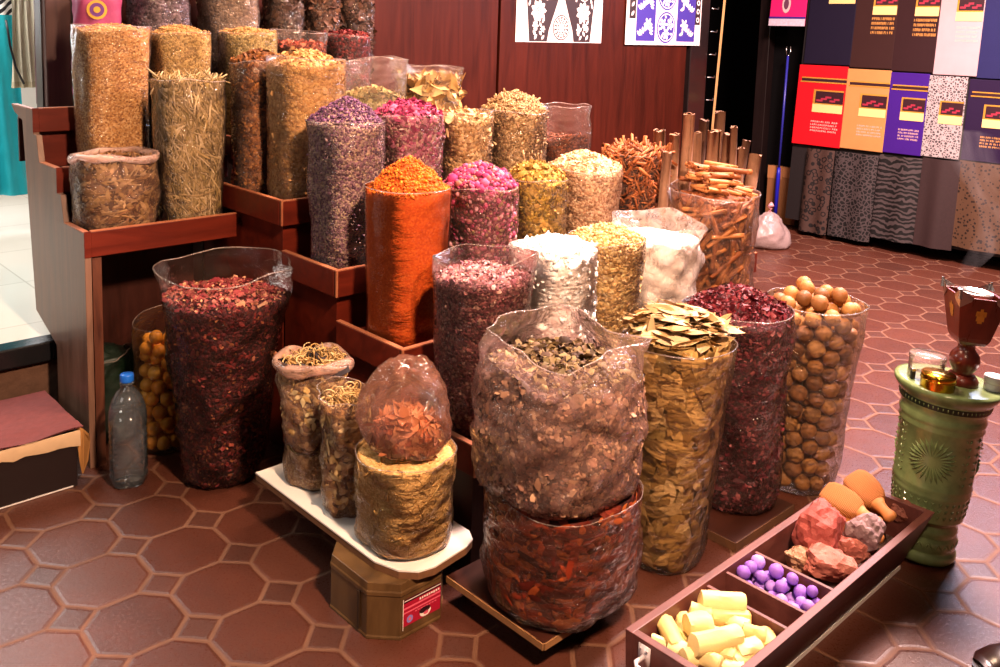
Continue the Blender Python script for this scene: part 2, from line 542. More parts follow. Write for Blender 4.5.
# rectangular oil tin with clipped corners
tin = tag(empty('tin_can', W(.285, 1.205, 0), A0), 'old brass-coloured tin can with a red label, propping up the white board', 'tin can')
tinm = M_wood('rusty_tin', '46301a', '745634', (6, 6, 1.2), .36, .1)
def oct_prof(ha, hb, c): return [(-ha + c, -hb), (ha - c, -hb), (ha, -hb + c), (ha, hb - c), (ha - c, hb), (-ha + c, hb), (-ha, hb - c), (-ha, -hb + c)]
ha, hb, cc = .125, .14, .06
mb = MB(); prev = None
rings = [(1.0, 0), (1.0, .006), (.985, .010), (.985, .112), (1.0, .116), (1.0, .124), (.985, .128), (.97, .1465)]
V = []; F = []
for s, z in rings: V += [(a * s, -b * s, z) for a, b in oct_prof(ha, hb, cc)]
for i in range(len(rings) - 1):
    for j in range(8):
        k = (j + 1) % 8; F.append((i * 8 + j, (i + 1) * 8 + j, (i + 1) * 8 + k, i * 8 + k))
F.append(tuple(range(8))); F.append(tuple((len(rings) - 1) * 8 + j for j in reversed(range(8))))
body = mb.add(V, F).build('can_body', tinm, tin, smooth=False, bevel=.0012)
mb = MB(); lbox(mb, -.128, -.124, .045, .051, .012, .112); mb.build('seam', M_plain('dark_seam', '2a1c10', .5), tin, smooth=False)
# printed label on the side facing the alley
lm = [M_plain('label_red', 'a01430', .35), M_plain('label_pink', 'd85a70', .4), M_plain('label_dark', '2a0a14', .4), M_plain('label_white', 'e8d8d0', .4), M_plain('label_lilac', '8a78b8', .4)]
mb = MB(); y = -(hb * .985) - .0012
def lq(x0, x1, z0, z1, m, d=0, skew=0):
    mb.add([(x0, y - d, z0), (x1, y - d, z0 + skew), (x1, y - d, z1 + skew), (x0, y - d, z1)], [(0, 1, 2, 3)], m)
X0, X1 = -.058, .064
lq(X0, X1, .030, .102, 0); lq(X0, X0 + .002, .022, .104, 3, .0004); lq(X0 + .002, X1, .092, .102, 2, .0004)
lq(X0 + .004, X1, .0965, .0985, 3, .0008); lq(X0 + .002, X1, .075, .080, 1, .0004); lq(X0 + .002, X1, .064, .068, 1, .0004)
for k in range(9): lq(-.006 + k * .0075, -.001 + k * .0075, .083 + (k % 3) * .0006, .089, 3, .0008)
for k in range(8): lq(-.02 + k * .009, -.0135 + k * .009, .0575, .0605, 1, .0008)
def disc(cx, cz, r, m, d, sx=1.0, seg=16):
    V = [(cx, y - d, cz)] + [(cx + r * sx * math.cos(2 * PI * i / seg), y - d, cz + r * math.sin(2 * PI * i / seg)) for i in range(seg)]
    mb.add(V, [(0, 1 + i, 1 + (i + 1) % seg) for i in range(seg)], m)
disc(-.036, .046, .010, 4, .0008); disc(-.036, .046, .004, 1, .0011); disc(.014, .044, .012, 3, .0008, 1.5); disc(.012, .0505, .008, 2, .0011, 2.3); disc(.016, .041, .005, 1, .0011, 1.6)
mb.build('label', lm, tin, smooth=False)

# ------------------------------------------------------------------ sacks of spice
def sq(th, n):
    c, s = np.abs(np.cos(th)), np.abs(np.sin(th))
    return (c ** n + s ** n) ** (-1.0 / n)


class Wob:
    """cheap smooth noise over angle and height"""
    def __init__(self, seed, amp, kth=(2, 3, 5, 7), kz=(3, 7, 13, 22)):
        r = np.random.default_rng(seed)
        self.t = [(k, r.uniform(0, 6.28), q * r.uniform(.5, 1.3), r.uniform(0, 6.28), 1.0 / (1 + i * .5)) for i, (k, q) in enumerate(zip(kth, kz))]
        self.a = amp
    def __call__(self, th, z):
        s = 0
        for k, p, q, p2, w in self.t: s = s + w * np.sin(k * th + p + 1.3 * np.sin(q * z * 3 + p2)) * np.cos(q * z * 2.2 + p2)
        return s * self.a


def frames(nrm, rng, tilt):
    N = len(nrm)
    n = nrm + rng.normal(size=(N, 3)) * tilt
    n /= np.linalg.norm(n, axis=1)[:, None]
    r = rng.normal(size=(N, 3)); t = r - (r * n).sum(1)[:, None] * n
    t /= np.linalg.norm(t, axis=1)[:, None]
    return t, np.cross(n, t), n


T_SEED = (np.array([(1, 0, 0), (-1, 0, 0), (0, 1, 0), (0, -1, 0), (0, 0, 1), (0, 0, -1)], float) * .5,
          np.array([(0, 2, 4), (2, 1, 4), (1, 3, 4), (3, 0, 4), (2, 0, 5), (1, 2, 5), (3, 1, 5), (0, 3, 5)]))
T_FLAKE = (np.array([(-.5, -.1, .0), (-.1, -.5, .18), (.45, -.25, -.1), (.5, .2, .12), (.05, .5, -.12), (-.4, .3, .15), (0, 0, .25)], float),
           np.array([(0, 1, 6), (1, 2, 6), (2, 3, 6), (3, 4, 6), (4, 5, 6), (5, 0, 6)]))
_s = [(x, .5 * math.cos(a), .5 * math.sin(a) + (.25 if x == 0 else 0)) for x in (-.5, 0, .5) for a in (0, 2.094, 4.189)]
T_STICK = (np.array(_s), np.array([f for i in (0, 1) for j in range(3) for f in ((i * 3 + j, i * 3 + (j + 1) % 3, i * 3 + 3 + j), (i * 3 + (j + 1) % 3, i * 3 + 3 + (j + 1) % 3, i * 3 + 3 + j))] + [(0, 2, 1), (6, 7, 8)]))
_lx = [-.5, -.25, .1, .5]; _lw = [.03, .42, .5, .02]
T_LEAF = (np.array([(x, s * w, .12 * (x * x * 4) - (.06 if s == 0 else 0)) for x, w in zip(_lx, _lw) for s in (-1, 0, 1)], float),
          np.array([f for i in range(3) for j in range(2) for f in ((i * 3 + j, i * 3 + 3 + j, i * 3 + 4 + j), (i * 3 + j, i * 3 + 4 + j, i * 3 + 1 + j))]))
_ph = (1 + 5 ** .5) / 2
_iv = np.array([(-1, _ph, 0), (1, _ph, 0), (-1, -_ph, 0), (1, -_ph, 0), (0, -1, _ph), (0, 1, _ph), (0, -1, -_ph), (0, 1, -_ph), (_ph, 0, -1), (_ph, 0, 1), (-_ph, 0, -1), (-_ph, 0, 1)], float)
T_BUD = (_iv / np.linalg.norm(_iv[0]) * .5, np.array([(0, 11, 5), (0, 5, 1), (0, 1, 7), (0, 7, 10), (0, 10, 11), (1, 5, 9), (5, 11, 4), (11, 10, 2), (10, 7, 6), (7, 1, 8), (3, 9, 4), (3, 4, 2), (3, 2, 6), (3, 6, 8), (3, 8, 9), (4, 9, 5), (2, 4, 11), (6, 2, 10), (8, 6, 7), (9, 8, 1)]))
TM = dict(seed=T_SEED, flake=T_FLAKE, stick=T_STICK, leaf=T_LEAF, bud=T_BUD)


def scatter(mb, rng, pos, nrm, kind, size, mat, tilt=.5, lift=.0, var=.35):
    T, F = TM[kind]; N = len(pos)
    t, b, n = frames(nrm, rng, tilt)
    sc = np.array(size)[None, :] * np.exp(rng.normal(size=(N, 1)) * var)
    if np.isscalar(lift) is False: lift = lift[:, None]
    V = pos[:, None, :] + n[:, None, :] * 0
    V = V + t[:, None, :] * (T[None, :, 0:1] * sc[:, None, 0:1]) + b[:, None, :] * (T[None, :, 1:2] * sc[:, None, 1:2]) + n[:, None, :] * (T[None, :, 2:3] * sc[:, None, 2:3])
    V = V + (nrm * lift)[:, None, :]
    k = len(T)
    FF = (F[None] + (np.arange(N) * k)[:, None, None]).reshape(-1, 3)
    mb.add(V.reshape(-1, 3), FF, mat)


def wrap(mb, S, rng, N, face, size, mat, off=(.001, .006), ang=None, spread=2.0, nu=7, shape='leaf', zlo=.02):
    """flat pieces pressed against the wall of a sack: each follows the curve of the wall"""
    us = np.linspace(-.5, .5, nu); vs = np.array([-1, 0, 1.0])
    hw = {'leaf': .5 * np.sin(np.pi * (us + .5)) ** .75 + .01, 'pod': .5 * (1 - (2 * us) ** 4) ** .5 * (1 - .35 * us) + .02, 'strip': np.full(nu, .5)}[shape]
    for _ in range(N):
        th0 = face + rng.uniform(-spread, spread); z0 = rng.uniform(zlo, S.h * .98); k = np.exp(rng.normal() * .22)
        L_, W_ = size[0] * k, size[1] * k; a = rng.uniform(0, 2 * PI) if ang is None else rng.normal(*ang)
        u = np.repeat(us * L_, 3); v = (hw[:, None] * vs[None] * W_).ravel() + np.repeat(.10 * L_ * (us * us * 4 - .3) * rng.normal() * .5, 3)
        x = u * math.cos(a) - v * math.sin(a); z = np.clip(z0 + u * math.sin(a) + v * math.cos(a), .004, S.h * 1.03)
        r = float(S.rad(np.array(th0), np.array(z0)))
        o = rng.uniform(*off) + np.tile(np.array([0, .0016, 0]), nu) + rng.normal() * .0015 * np.sin(np.repeat(us, 3) * 6)
        P = S.pt(th0 + x / max(r, .03), z, 0.0); P2 = S.pt(th0 + x / max(r, .03), z, 1.0); P = P + (P2 - P) * np.minimum(o, off[1] + .002)[:, None]
        F = np.array([(i * 3 + j, i * 3 + 3 + j, i * 3 + 4 + j, i * 3 + 1 + j) for i in range(nu - 1) for j in (0, 1)])
        mb.add(P, F, mat)


class Sack:
    """shape of one filled sack in its own frame: local x along the stand"""
    def __init__(s, rb, rt, h, heap=0, n=2.6, ry=1.0, seed=0, lean=(0, 0), wob=.004, bulge=.0, hp=1.6, sag=None):
        s.rb, s.rt, s.h, s.heap, s.n, s.ry, s.lean, s.hp, s.bulge, s.sag = rb, rt, h, heap, n, ry, lean, hp, bulge, sag
        s.w = Wob(seed, wob); s.w2 = Wob(seed + 91, 1.0)
        s.top = Wob(seed + 17, 1.0)
    def rad(s, th, z):
        u = np.clip(z / s.h, -.2, 1.6)
        r = s.rb + (s.rt - s.rb) * u + s.bulge * np.sin(np.clip(u, 0, 1) * PI)
        foot = np.clip(z / .035, 0, 1); r = r * (.86 + .14 * np.sqrt(1 - (1 - foot) ** 2))
        return r * sq(th, s.n)
    def pt(s, th, z, off=0.0):
        r = s.rad(th, z) + s.w(th, z) + off
        u = z / s.h
        return np.stack([r * np.cos(th) + s.lean[0] * u, r * np.sin(th) * s.ry + s.lean[1] * u, z + 0 * r], -1)
    def topz(s, rho, th):
        return s.h + s.heap * (1 - rho ** s.hp) + .006 * s.top(th * 1.0, rho * 1.2 + .3) * (.3 + rho)
    def toppt(s, rho, th, off=0.0):
        r = (s.rad(th, np.full_like(th, s.h)) + s.w(th, np.full_like(th, s.h))) * rho
        return np.stack([r * np.cos(th) + s.lean[0], r * np.sin(th) * s.ry + s.lean[1], s.topz(rho, th) + off], -1)


def body_mesh(mb, S, mat=0, seg=44, nz=14, ntop=9, off=-.001, z0=.002):
    th = np.linspace(0, 2 * PI, seg, endpoint=False)
    zs = np.concatenate([[z0, .008, .02, .04], np.linspace(.07, S.h, nz)])
    R = [S.pt(th, np.full(seg, z), off) for z in zs]
    for rho in np.linspace(.93, .12, ntop):
        R.append(S.toppt(np.full(seg, rho), th))
    V = np.concatenate(R); m = len(R)
    i = np.arange(m - 1)[:, None]; j = np.arange(seg)[None]; k = (j + 1) % seg
    Q = np.stack([i * seg + j, i * seg + k, (i + 1) * seg + k, (i + 1) * seg + j], -1).reshape(-1, 4)
    mb.add(V, Q, mat)
    mb.f.append((np.array([list(reversed(range(seg)))]) + mb.n - len(V), mat))
    c = S.toppt(np.array([0.0]), np.array([0.0]))
    base = mb.n - len(V) + (m - 1) * seg
    mb.add(c, np.zeros((0, 3), int), mat)
    mb.f.append((np.array([(base + a, base + (a + 1) % seg, mb.n - 1) for a in range(seg)]), mat))


def side_samples(S, rng, N, face, spread=2.0, zlo=.01, zhi=None):
    th = face + rng.uniform(-spread, spread, N)
    z = rng.uniform(zlo, zhi or S.h, N)
    p = S.pt(th, z)
    e = 1e-3
    tu = S.pt(th + e, z) - p; tv = S.pt(th, z + e) - p
    n = np.cross(tu, tv); n /= np.linalg.norm(n, axis=1)[:, None]
    return p, n


def top_samples(S, rng, N):
    rho = np.sqrt(rng.uniform(0, 1, N)) * .97; th = rng.uniform(0, 2 * PI, N)
    p = S.toppt(rho, th); e = 1e-3
    tu = S.toppt(rho + e, th) - p; tv = S.toppt(rho, th + e) - p
    n = np.cross(tu, tv); ln = np.linalg.norm(n, axis=1)[:, None]; n = np.where(ln > 1e-12, n / np.maximum(ln, 1e-12), np.array([0, 0, 1.0]))
    n[n[:, 2] < 0] *= -1
    return p, n


def plastic_mesh(S, H, name, mat, parent, seed, gap=.005, flare=.0, rim=.0016, seg=56, nz=26, rimwob=.006, wr=.003, poly=None, rimmat=None, fold=0):
    """the clear bag round a filling: closed below, open above, with a crumpled wall and a thicker rim"""
    rng = np.random.default_rng(seed + 5)
    th = np.linspace(0, 2 * PI, seg, endpoint=False)
    zs = np.concatenate([[-.0005, .003, .012, .03], np.linspace(.055, H, nz)])
    w = Wob(seed + 33, wr, (3, 5, 8, 13), (5, 9, 17, 31)); wt = Wob(seed + 71, rimwob, (1, 2, 3, 5), (1, 1, 1, 1))
    R = []
    for z in zs:
        up = np.clip((z - S.h) / max(H - S.h, 1e-3), 0, 1) if H > S.h + .004 else 0.0
        o = gap + np.maximum(w(th, np.full(seg, z)), -gap * .7) + flare * up
        P = S.pt(th, np.full(seg, min(z, H)), o)
        if poly is not None and up > 0:                       # upper part pulled to corners
            r = np.hypot(P[:, 0] - S.lean[0] * z / S.h, (P[:, 1] - S.lean[1] * z / S.h) / S.ry)
            P[:, 0] += up * (r * (poly(th) - 1)) * np.cos(th); P[:, 1] += up * (r * (poly(th) - 1)) * np.sin(th)
        P[:, 2] = z + wt(th, np.full(seg, .2)) * min(1, max(0, (z - S.h * .75) / (H - S.h * .75)))
        R.append(P)
    V = np.concatenate(R); m = len(R)
    i = np.arange(m - 1)[:, None]; j = np.arange(seg)[None]; k = (j + 1) % seg
    Q = np.stack([i * seg + j, i * seg + k, (i + 1) * seg + k, (i + 1) * seg + j], -1).reshape(-1, 4)
    mb = MB(); mb.add(V, Q, 0)
    mb.f.append((np.array([list(reversed(range(seg)))]), 0))
    o = mb.build(name, [mat], parent, smooth=True)
    if rim: MB().tube([tuple(p) for p in R[-1]], rim, 5, 0, closed=True).build('bag_rim', rimmat or RIMP, parent)
    return o, R[-1]


RIMP = M_plastic('plastic_rim', .42, 'f4d8cc', .15, .3, gloss=1.0)
CLEAR = M_plastic('clear_film', .05, 'ffe4da', .10, .55)
CLEARV = M_plastic('clear_film_creased', .07, 'ffe0d4', .08, .9, (6, 6, 12))
HAZY = M_plastic('milky_film', .20, 'ffd8cc', .14, .7)
HAZY2 = M_plastic('pink_milky_film', .30, 'f8c8bc', .16, .8, (7, 7, 10))

GRP = 'bags of spice on and around the steps'
BAGS = {}


def face_angle(a, b):
    """local angle that looks at the camera from stand position a, b (local y = -b)"""
    return math.atan2(-(CAM_B - b), CAM_A - a)


def bag(key, label, a, b, z, S, H, seed, body, layers, plastic=CLEAR, rz=0.0, cat='spice bag', group=GRP, fill='spice_filling', fill_label=None, name='spice_bag',
        gap=.005, flare=.0, rim=.0016, wr=.003, rimwob=.006, poly=None, z0=.002, boff=-.001):
    """layers: (where, count, chip, size, material, tilt, lift)"""
    rng = np.random.default_rng(seed)
    root = tag(empty(name, W(a, b, z + .0016), A0 + rz), label, cat, group)
    fa = face_angle(a, b) - rz
    if body is not None:
        mb = MB(); mats = [body]
        body_mesh(mb, S, 0, z0=z0, off=boff)
        for wh, N, kind, size, mat, tilt, lift in layers:
            if mat not in mats: mats.append(mat)
            if wh == 'curls': curls(mb, rng, S, N, mats.index(mat)); continue
            if wh.startswith('wrap'): wrap(mb, S, rng, N, fa, size, mats.index(mat), lift, tilt, shape=wh[5:] or 'leaf'); continue
            if wh == 'side': p, n = side_samples(S, rng, N, fa)
            else: p, n = top_samples(S, rng, N)
            scatter(mb, rng, p, n, kind, size, mats.index(mat), tilt, lift)
        o = mb.build(fill, mats, root, smooth=True, kind='stuff')
        if fill_label: o['label'] = fill_label
    if plastic is not None:
        plastic_mesh(S, H, 'plastic_bag', plastic, root, seed, gap, flare, rim, wr=wr, rimwob=rimwob, poly=poly)
    BAGS[key] = root
    return root


def L(where, N, kind, size, mat, tilt=.5, lift=0.0): return (where, N, kind, size, mat, tilt, lift)


# ---- left unit
zT0, zT1, zT2 = ZT[0] - .042, ZT[1] - .042, ZT[2] - .042
zR = [z - .042 for _, _, z, _ in RT]            # tray floors of the right unit, top first
g = M_grain('coriander_seed', ['7e4e28', 'b07c44', 'c89458', '986434', 'd8ac74'], .0055, .8, .75)
c = M_chip('coriander_chip', ['a06c38', 'c89858', 'b47e44'])
S = Sack(.120, .126, 1.462 - zT1 - .01, .028, 3.2, .80, 1)
bag('coriander', 'tall bag of golden-brown coriander seed at the stair-cut end of the stand', .20, -.375, zT1, S, S.h + .022, 1, g,
    [L('top', 500, 'seed', (.007, .006, .006), c, .5, .001)], CLEAR, rimwob=.003)
g = M_grain('dried_herb', ['5a3a20', '8a6038', 'b48a58', '6e4826'], .012, .9, .8)
c1 = M_chip('dried_herb_chip', ['4c2e1a', '7a5030', 'a07848', '64402a', 'b48c60'])
S = Sack(.118, .122, 1.015 - zT2, .012, 3.0, .82, 2, wob=.006, bulge=.012)
r = bag('leafy', 'small bag of brown herbs with a rolled pink plastic rim, before the coriander bag', .110, -.135, zT2, S, S.h + .03, 2, g,
    [L('wrap_leaf', 620, '', (.044, .013), c1, None, (-.004, .003)), L('wrap_strip', 420, '', (.045, .004), c1, (.3, .5), (-.003, .004)), L('top', 220, 'leaf', (.03, .012, .01), c1, .7, .003)], CLEARV, rim=0, rimwob=.006, gap=.007, boff=-.008)
mb = MB(); th = np.linspace(0, 2 * PI, 48, endpoint=False); w = Wob(5, .006)
pp = S.pt(th, np.full(48, S.h + .018), .004); pp[:, 2] += w(th, np.full(48, .4))
mb.tube([tuple(q) for q in pp], [.0125 + .003 * math.sin(5 * t) for t in th], 10, 0, True)
mb.build('rolled_rim', M_plastic('rolled_film', .9, 'f0c4b4', .2, .9), r)
g = M_grain('lemongrass_mass', ['5a4420', '8a7038', 'b89a5c', '6e5828'], .012, .7, .8, aniso=(1, 1, .35))
c1 = M_chip('lemongrass_chip', ['6a5430', '8e7446', 'b89a6c', 'a08050', '7c6438', 'c8ac84'])
S = Sack(.108, .115, 1.29 - zT2 - .01, .012, 3.0, .85, 3, wob=.004)
bag('straw', 'bag of long straw-like olive stalks beside the small brown herb bag', .378, -.13, zT2, S, S.h + .012, 3, g,
    [L('wrap_strip', 1100, '', (.075, .0042), c1, (1.9, .55), (-.005, .004)), L('wrap_pod', 300, '', (.06, .008), c1, (1.3, .6), (-.003, .003)), L('top', 500, 'stick', (.05, .004, .003), c1, .45, .003)], CLEARV, gap=.007, boff=-.007)
g = M_grain('cumin_mass', ['8a6838', 'b08a50', 'cca868', '74582c'], .006, .8)
c1 = M_chip('cumin_chip', ['a87844', 'c4945a', '98683a', 'cca06a'])
S = Sack(.105, .110, 1.445 - zT1, .035, 2.8, .86, 4)
bag('cumin', 'bag of grey-tan cumin with an orange-tan heap, behind the olive lemongrass bag', .463, -.385, zT1, S, S.h + .008, 4, g,
    [L('top', 900, 'seed', (.012, .004, .004), c1, .5, .002)], CLEAR)
g = M_grain('fennel_mass', ['7a6436', 'a48a54', 'c0a468', '66522c'], .007, .8)
S = Sack(.105, .110, 1.452 - zR[0], .025, 2.8, 1.0, 5)
bag('fennel', 'bag of olive-tan seeds with a flat orange-tan top, next to the bag of cumin', .742, -.36, zR[0], S, S.h + .006, 5, g,
    [L('top', 900, 'seed', (.012, .005, .004), c1, .5, .002)], CLEAR)
# ---- step A
g = M_grain('bark_mass', ['4e2a14', '8a5026', 'b07036', '6a3a1c'], .012, .9)
c1 = M_chip('bark_chip', ['5a3218', '84502a', 'a06a38', '46260f', '90582c'])
S = Sack(.093, .097, 1.35 - zR[1], .045, 2.6, 1.0, 6, wob=.006)
bag('bark', 'narrow bag of brown chopped bark, squeezed between the lemongrass bag and the tan powder bag', .640, -.09, zR[1], S, S.h + .004, 6, g,
    [L('side', 1500, 'flake', (.013, .009, .005), c1, .4, .0), L('top', 600, 'flake', (.016, .010, .008), c1, .7, .003)], CLEARV)
g = M_grain('tan_powder', ['9a6a38', 'c08c50', 'd0a060', 'b07c42'], .008, .6)
c1 = M_chip('tan_chip', ['b07c48', 'c89860', 'd4a870', '9c6c3c'])
S = Sack(.112, .132, 1.352 - zR[1], .055, 2.6, .95, 7, lean=(.01, 0))
bag('tan', 'bag of tan ground root with a domed heap, behind the violet-topped lavender bag', .685, .150, zR[1], S, S.h + .028, 7, g,
    [L('side', 500, 'flake', (.014, .01, .006), c1, .3, 0), L('top', 700, 'flake', (.014, .01, .008), c1, .6, .002)], CLEARV)
g = M_grain('red_mass', ['5a2418', '8a3a24', 'a8503a', '40160f'], .012, .9)
c1 = M_chip('red_chip', ['8a3424', 'b85a40', '6a2418', 'c87858'])
S = Sack(.10, .104, 1.405 - zR[0], .02, 2.6, 1.0, 8)
bag('redchip', 'small bag of reddish dried petals with a clear upright rim, behind the tan root heap', .968, -.34, zR[0], S, S.h + .065, 8, g,
    [L('top', 400, 'flake', (.018, .012, .008), c1, .6, .003)], CLEAR)
g = M_grain('barberry_mass', ['3a0f14', '5c1a22', '842c2c', '28090d'], .011, .9)
c1 = M_chip('barberry_chip', ['5a1a22', '8c2e30', '3a0f14', 'a04438'])
S = Sack(.098, .102, 1.452 - zR[0], .022, 2.6, 1.0, 9)
bag('barberry', 'bag of dark red barberries on the highest step against the wood wall', 1.205, -.34, zR[0], S, S.h + .006, 9, g,
    [L('top', 420, 'flake', (.014, .01, .008), c1, .6, .003)], CLEAR)
g = M_grain('mint_mass', ['6a5e34', '948650', 'b8a470', '504822'], .012, .9)
c1 = M_chip('mint_chip', ['8a7c48', 'b09a60', 'd0bc88', '6a5e34', 'c0a070'])
S = Sack(.122, .126, 1.225 - zR[1], .035, 3.0, .9, 10)
bag('mint', 'bag of greenish-beige leaves half empty below a tall hazy plastic rim', 1.00, .13, zR[1], S, 1.372 - zR[1], 10, g,
    [L('side', 400, 'flake', (.018, .012, .006), c1, .3, 0), L('top', 420, 'leaf', (.024, .012, .01), c1, .7, .003)], M_plastic('hazy_rim', .13, 'ffe0d8', .12, .6), rimwob=.012)
g = M_grain('wood_shaving_mass', ['6e5030', 'a07c4c', 'c8a068', '5a4026'], .02, .8)
c1 = M_chip('shaving_chip', ['a07844', 'd0a468', 'e0bc84', '8a6436', 'b88c54'])
S = Sack(.104, .108, 1.29 - zR[1], .0, 2.6, 1.0, 11)
bag('shaving', 'clear bag of pale leaves and bark strips, behind the crimson petals and beige shavings', 1.305, .13, zR[1], S, 1.343 - zR[1], 11, g,
    [L('side', 330, 'leaf', (.07, .024, .01), c1, .25, .001), L('top', 60, 'leaf', (.06, .024, .01), c1, .8, .004)], CLEARV)
# ---- step B
g = M_grain('lavender_mass', ['5c3a4c', '946a7c', 'bc9c90', '744a62', 'ccb090', '4a2a3c'], .0075, .9, .8)
c1 = M_chip('lavender_chip', ['42203f', '6a3c64', '8a5a80', '341a34', '7a5068'])
S = Sack(.106, .117, 1.178 - zR[2], .085, 2.5, 1.0, 12, hp=1.3)
bag('lavender', 'tall bag of purple-grey lavender buds heaped to a dark violet peak', .645, .478, zR[2], S, S.h + .008, 12, g,
    [L('side', 2600, 'seed', (.009, .0045, .004), M_chip('lavender_side', ['6a4258', '9c7484', 'ccb09c', '522e48', 'bc9c88', '42243c']), .4, 0), L('top', 1500, 'seed', (.011, .006, .006), c1, .6, .003)], CLEAR, rimwob=.003)
g = M_grain('rose_mass', ['6a2038', 'a04868', 'c07888', '4c1828', 'c8a090'], .010, .9)
c1 = M_chip('rose_chip', ['8a1c48', 'b83c70', '6a1434', 'd06a90', 'a8305c'])
S = Sack(.108, .114, 1.192 - zR[2], .05, 2.5, 1.0, 13)
bag('rose', 'bag of crimson rose petals, behind the orange powder and beside the lavender bag', .905, .478, zR[2], S, S.h + .004, 13, g,
    [L('side', 900, 'flake', (.014, .011, .007), M_chip('rose_side', ['7a2444', 'b05478', 'c88898', '5c1830', 'd0a8a0']), .45, 0), L('top', 800, 'flake', (.015, .012, .009), c1, .7, .003)], CLEARV)
g = M_grain('chamomile_mass', ['9a7044', 'c89a64', 'd8b080', '80582f'], .010, .9)
c1 = M_chip('chamomile_chip', ['c09a6c', 'd4b48a', 'a07c50', 'c8a478'])
S = Sack(.102, .106, 1.165 - zR[2], .03, 2.5, 1.0, 14)
bag('shavings', 'bag of beige shavings under a clear rim, between crimson petals and straw-topped bag', 1.168, .478, zR[2], S, 1.196 - zR[2], 14, g,
    [L('side', 500, 'flake', (.016, .011, .007), c1, .4, 0), L('top', 400, 'flake', (.022, .014, .01), c1, .7, .004)], CLEAR)
g = M_grain('pale_root_mass', ['8a6844', 'b89468', 'd0b084', '70502f'], .009, .9)
c1 = M_chip('pale_root_chip', ['b08a62', 'ccac80', '946e46', 'bc986c', '7a5636'])
S = Sack(.115, .122, 1.182 - zR[2], .075, 2.5, .95, 15)
bag('root', 'bag of grey-tan chopped stalks with a high straw-coloured heap, before the pale poster wall', 1.432, .478, zR[2], S, S.h + .01, 15, g,
    [L('side', 900, 'stick', (.02, .004, .004), c1, .4, 0), L('top', 900, 'stick', (.026, .005, .004), c1, .7, .003)], CLEAR)
g = M_grain('clove_mass', ['4a2212', '74381e', '8c4c2c', '36170b'], .010, .9)
c1 = M_chip('clove_chip', ['5a2a16', '8a4826', '401c0e'])
S = Sack(.10, .103, 1.06 - zR[2], .008, 3.0, .9, 16)
bag('clove', 'half-empty clear bag of dark brown cloves behind the pinkish-beige heap', 1.725, .478, zR[2], S, 1.198 - zR[2], 16, g,
    [L('top', 300, 'stick', (.016, .005, .005), c1, .6, .003)], M_plastic('hazy_rim2', .10, 'f4c8bc', .12, .7), rimwob=.01)
# ---- step C
g = M_grain('saffron_powder', ['a83c0a', 'c04c10', 'b0420c', 'c8581a'], .005, .15, .85)
c1 = M_chip('saffron_chip', ['c0580a', 'd87410', 'c8680c', 'a84808', 'e08a20'])
c2 = M_chip('saffron_side', ['a83806', 'c24a0c', '983004', 'cc5812'])
S = Sack(.112, .124, 1.000 - zR[3], .105, 2.3, 1.0, 17, hp=1.25, wob=.003)
bag('saffron', 'bag of bright orange ground safflower with a tall loose orange heap', .645, .812, zR[3], S, S.h + .016, 17, g,
    [L('top', 1900, 'seed', (.011, .006, .006), c1, .7, .003)], M_plastic('orange_film', .05, 'ff8a50', .10, .35, (3, 3, 10)), rimwob=.004, wr=.0012)
g = M_grain('rosebud_mass', ['4c1a24', '7a3444', '5a2430'], .012, .8)
c1 = M_chip('rosebud_chip', ['a42a60', 'c8648c', '84204c', 'bc4878', 'd098a8', '8e7844', 'ac3c6c', '6e1c3c'], spec=.2)
c2 = M_chip('rosebud_side', ['a03458', 'c8748c', '84284a', '9c8858', 'b86478', '6a2038', '846c44', 'd09ca4', '5a3028'])
S = Sack(.106, .118, .985 - zR[3], .075, 2.4, 1.0, 18)
bag('rosebud', 'bag of small pink dried rosebuds in a rounded heap beside the orange powder', .950, .812, zR[3], S, S.h + .004, 18, g,
    [L('side', 2300, 'bud', (.0125, .0095, .0095), c2, .6, -.002), L('top', 1000, 'bud', (.014, .0105, .0105), c1, .7, .002)], CLEARV)
g = M_grain('yellow_mass', ['7a5a1c', 'b08830', 'd0a848', '5e4a1a'], .010, .9)
c1 = M_chip('yellow_chip', ['b0863c', 'd0a858', '8e6a2c', 'a0803c', 'c8984c', '74602e'])
S = Sack(.092, .100, .985 - zR[3], .06, 2.5, 1.0, 19)
bag('chrysanth', 'bag of mustard-yellow chamomile flowers between the pink rosebuds and the pinkish-beige heap', 1.212, .812, zR[3], S, S.h + .006, 19, g,
    [L('side', 1000, 'flake', (.014, .010, .008), c1, .5, 0), L('top', 520, 'flake', (.015, .011, .009), c1, .7, .003)], CLEARV)
g = M_grain('sesame_mass', ['a87858', 'd0a480', 'e4c09c', '946446'], .008, .8)
c1 = M_chip('sesame_chip', ['e0b48c', 'f0d0ac', 'c89870', 'e8c49c'])
S = Sack(.118, .126, 1.005 - zR[3], .06, 2.4, 1.0, 20)
bag('sesame', 'bag of pinkish-beige flakes with a smooth pale domed heap', 1.47, .812, zR[3], S, S.h + .004, 20, g,
    [L('side', 700, 'flake', (.010, .007, .005), c1, .4, 0), L('top', 900, 'flake', (.011, .008, .006), c1, .6, .002)], CLEARV)
g = M_grain('twig_mass', ['3c1c0e', '6a3418', '2c140a'], .014, .9)
c1 = M_chip('twig_chip', ['8a4622', 'b4683a', '6a3216', 'c87c48', '5a2a14'])
S = Sack(.112, .116, 1.035 - zR[3], .02, 2.5, 1.0, 21)
bag('twig', 'bag of tangled red-brown twiggy roots in front of the upright cinnamon bark', 1.775, .812, zR[3], S, S.h + .006, 21, g,
    [L('side', 1100, 'stick', (.05, .006, .007), c1, .5, .001), L('top', 420, 'stick', (.05, .006, .008), c1, .8, .006)], CLEARV)
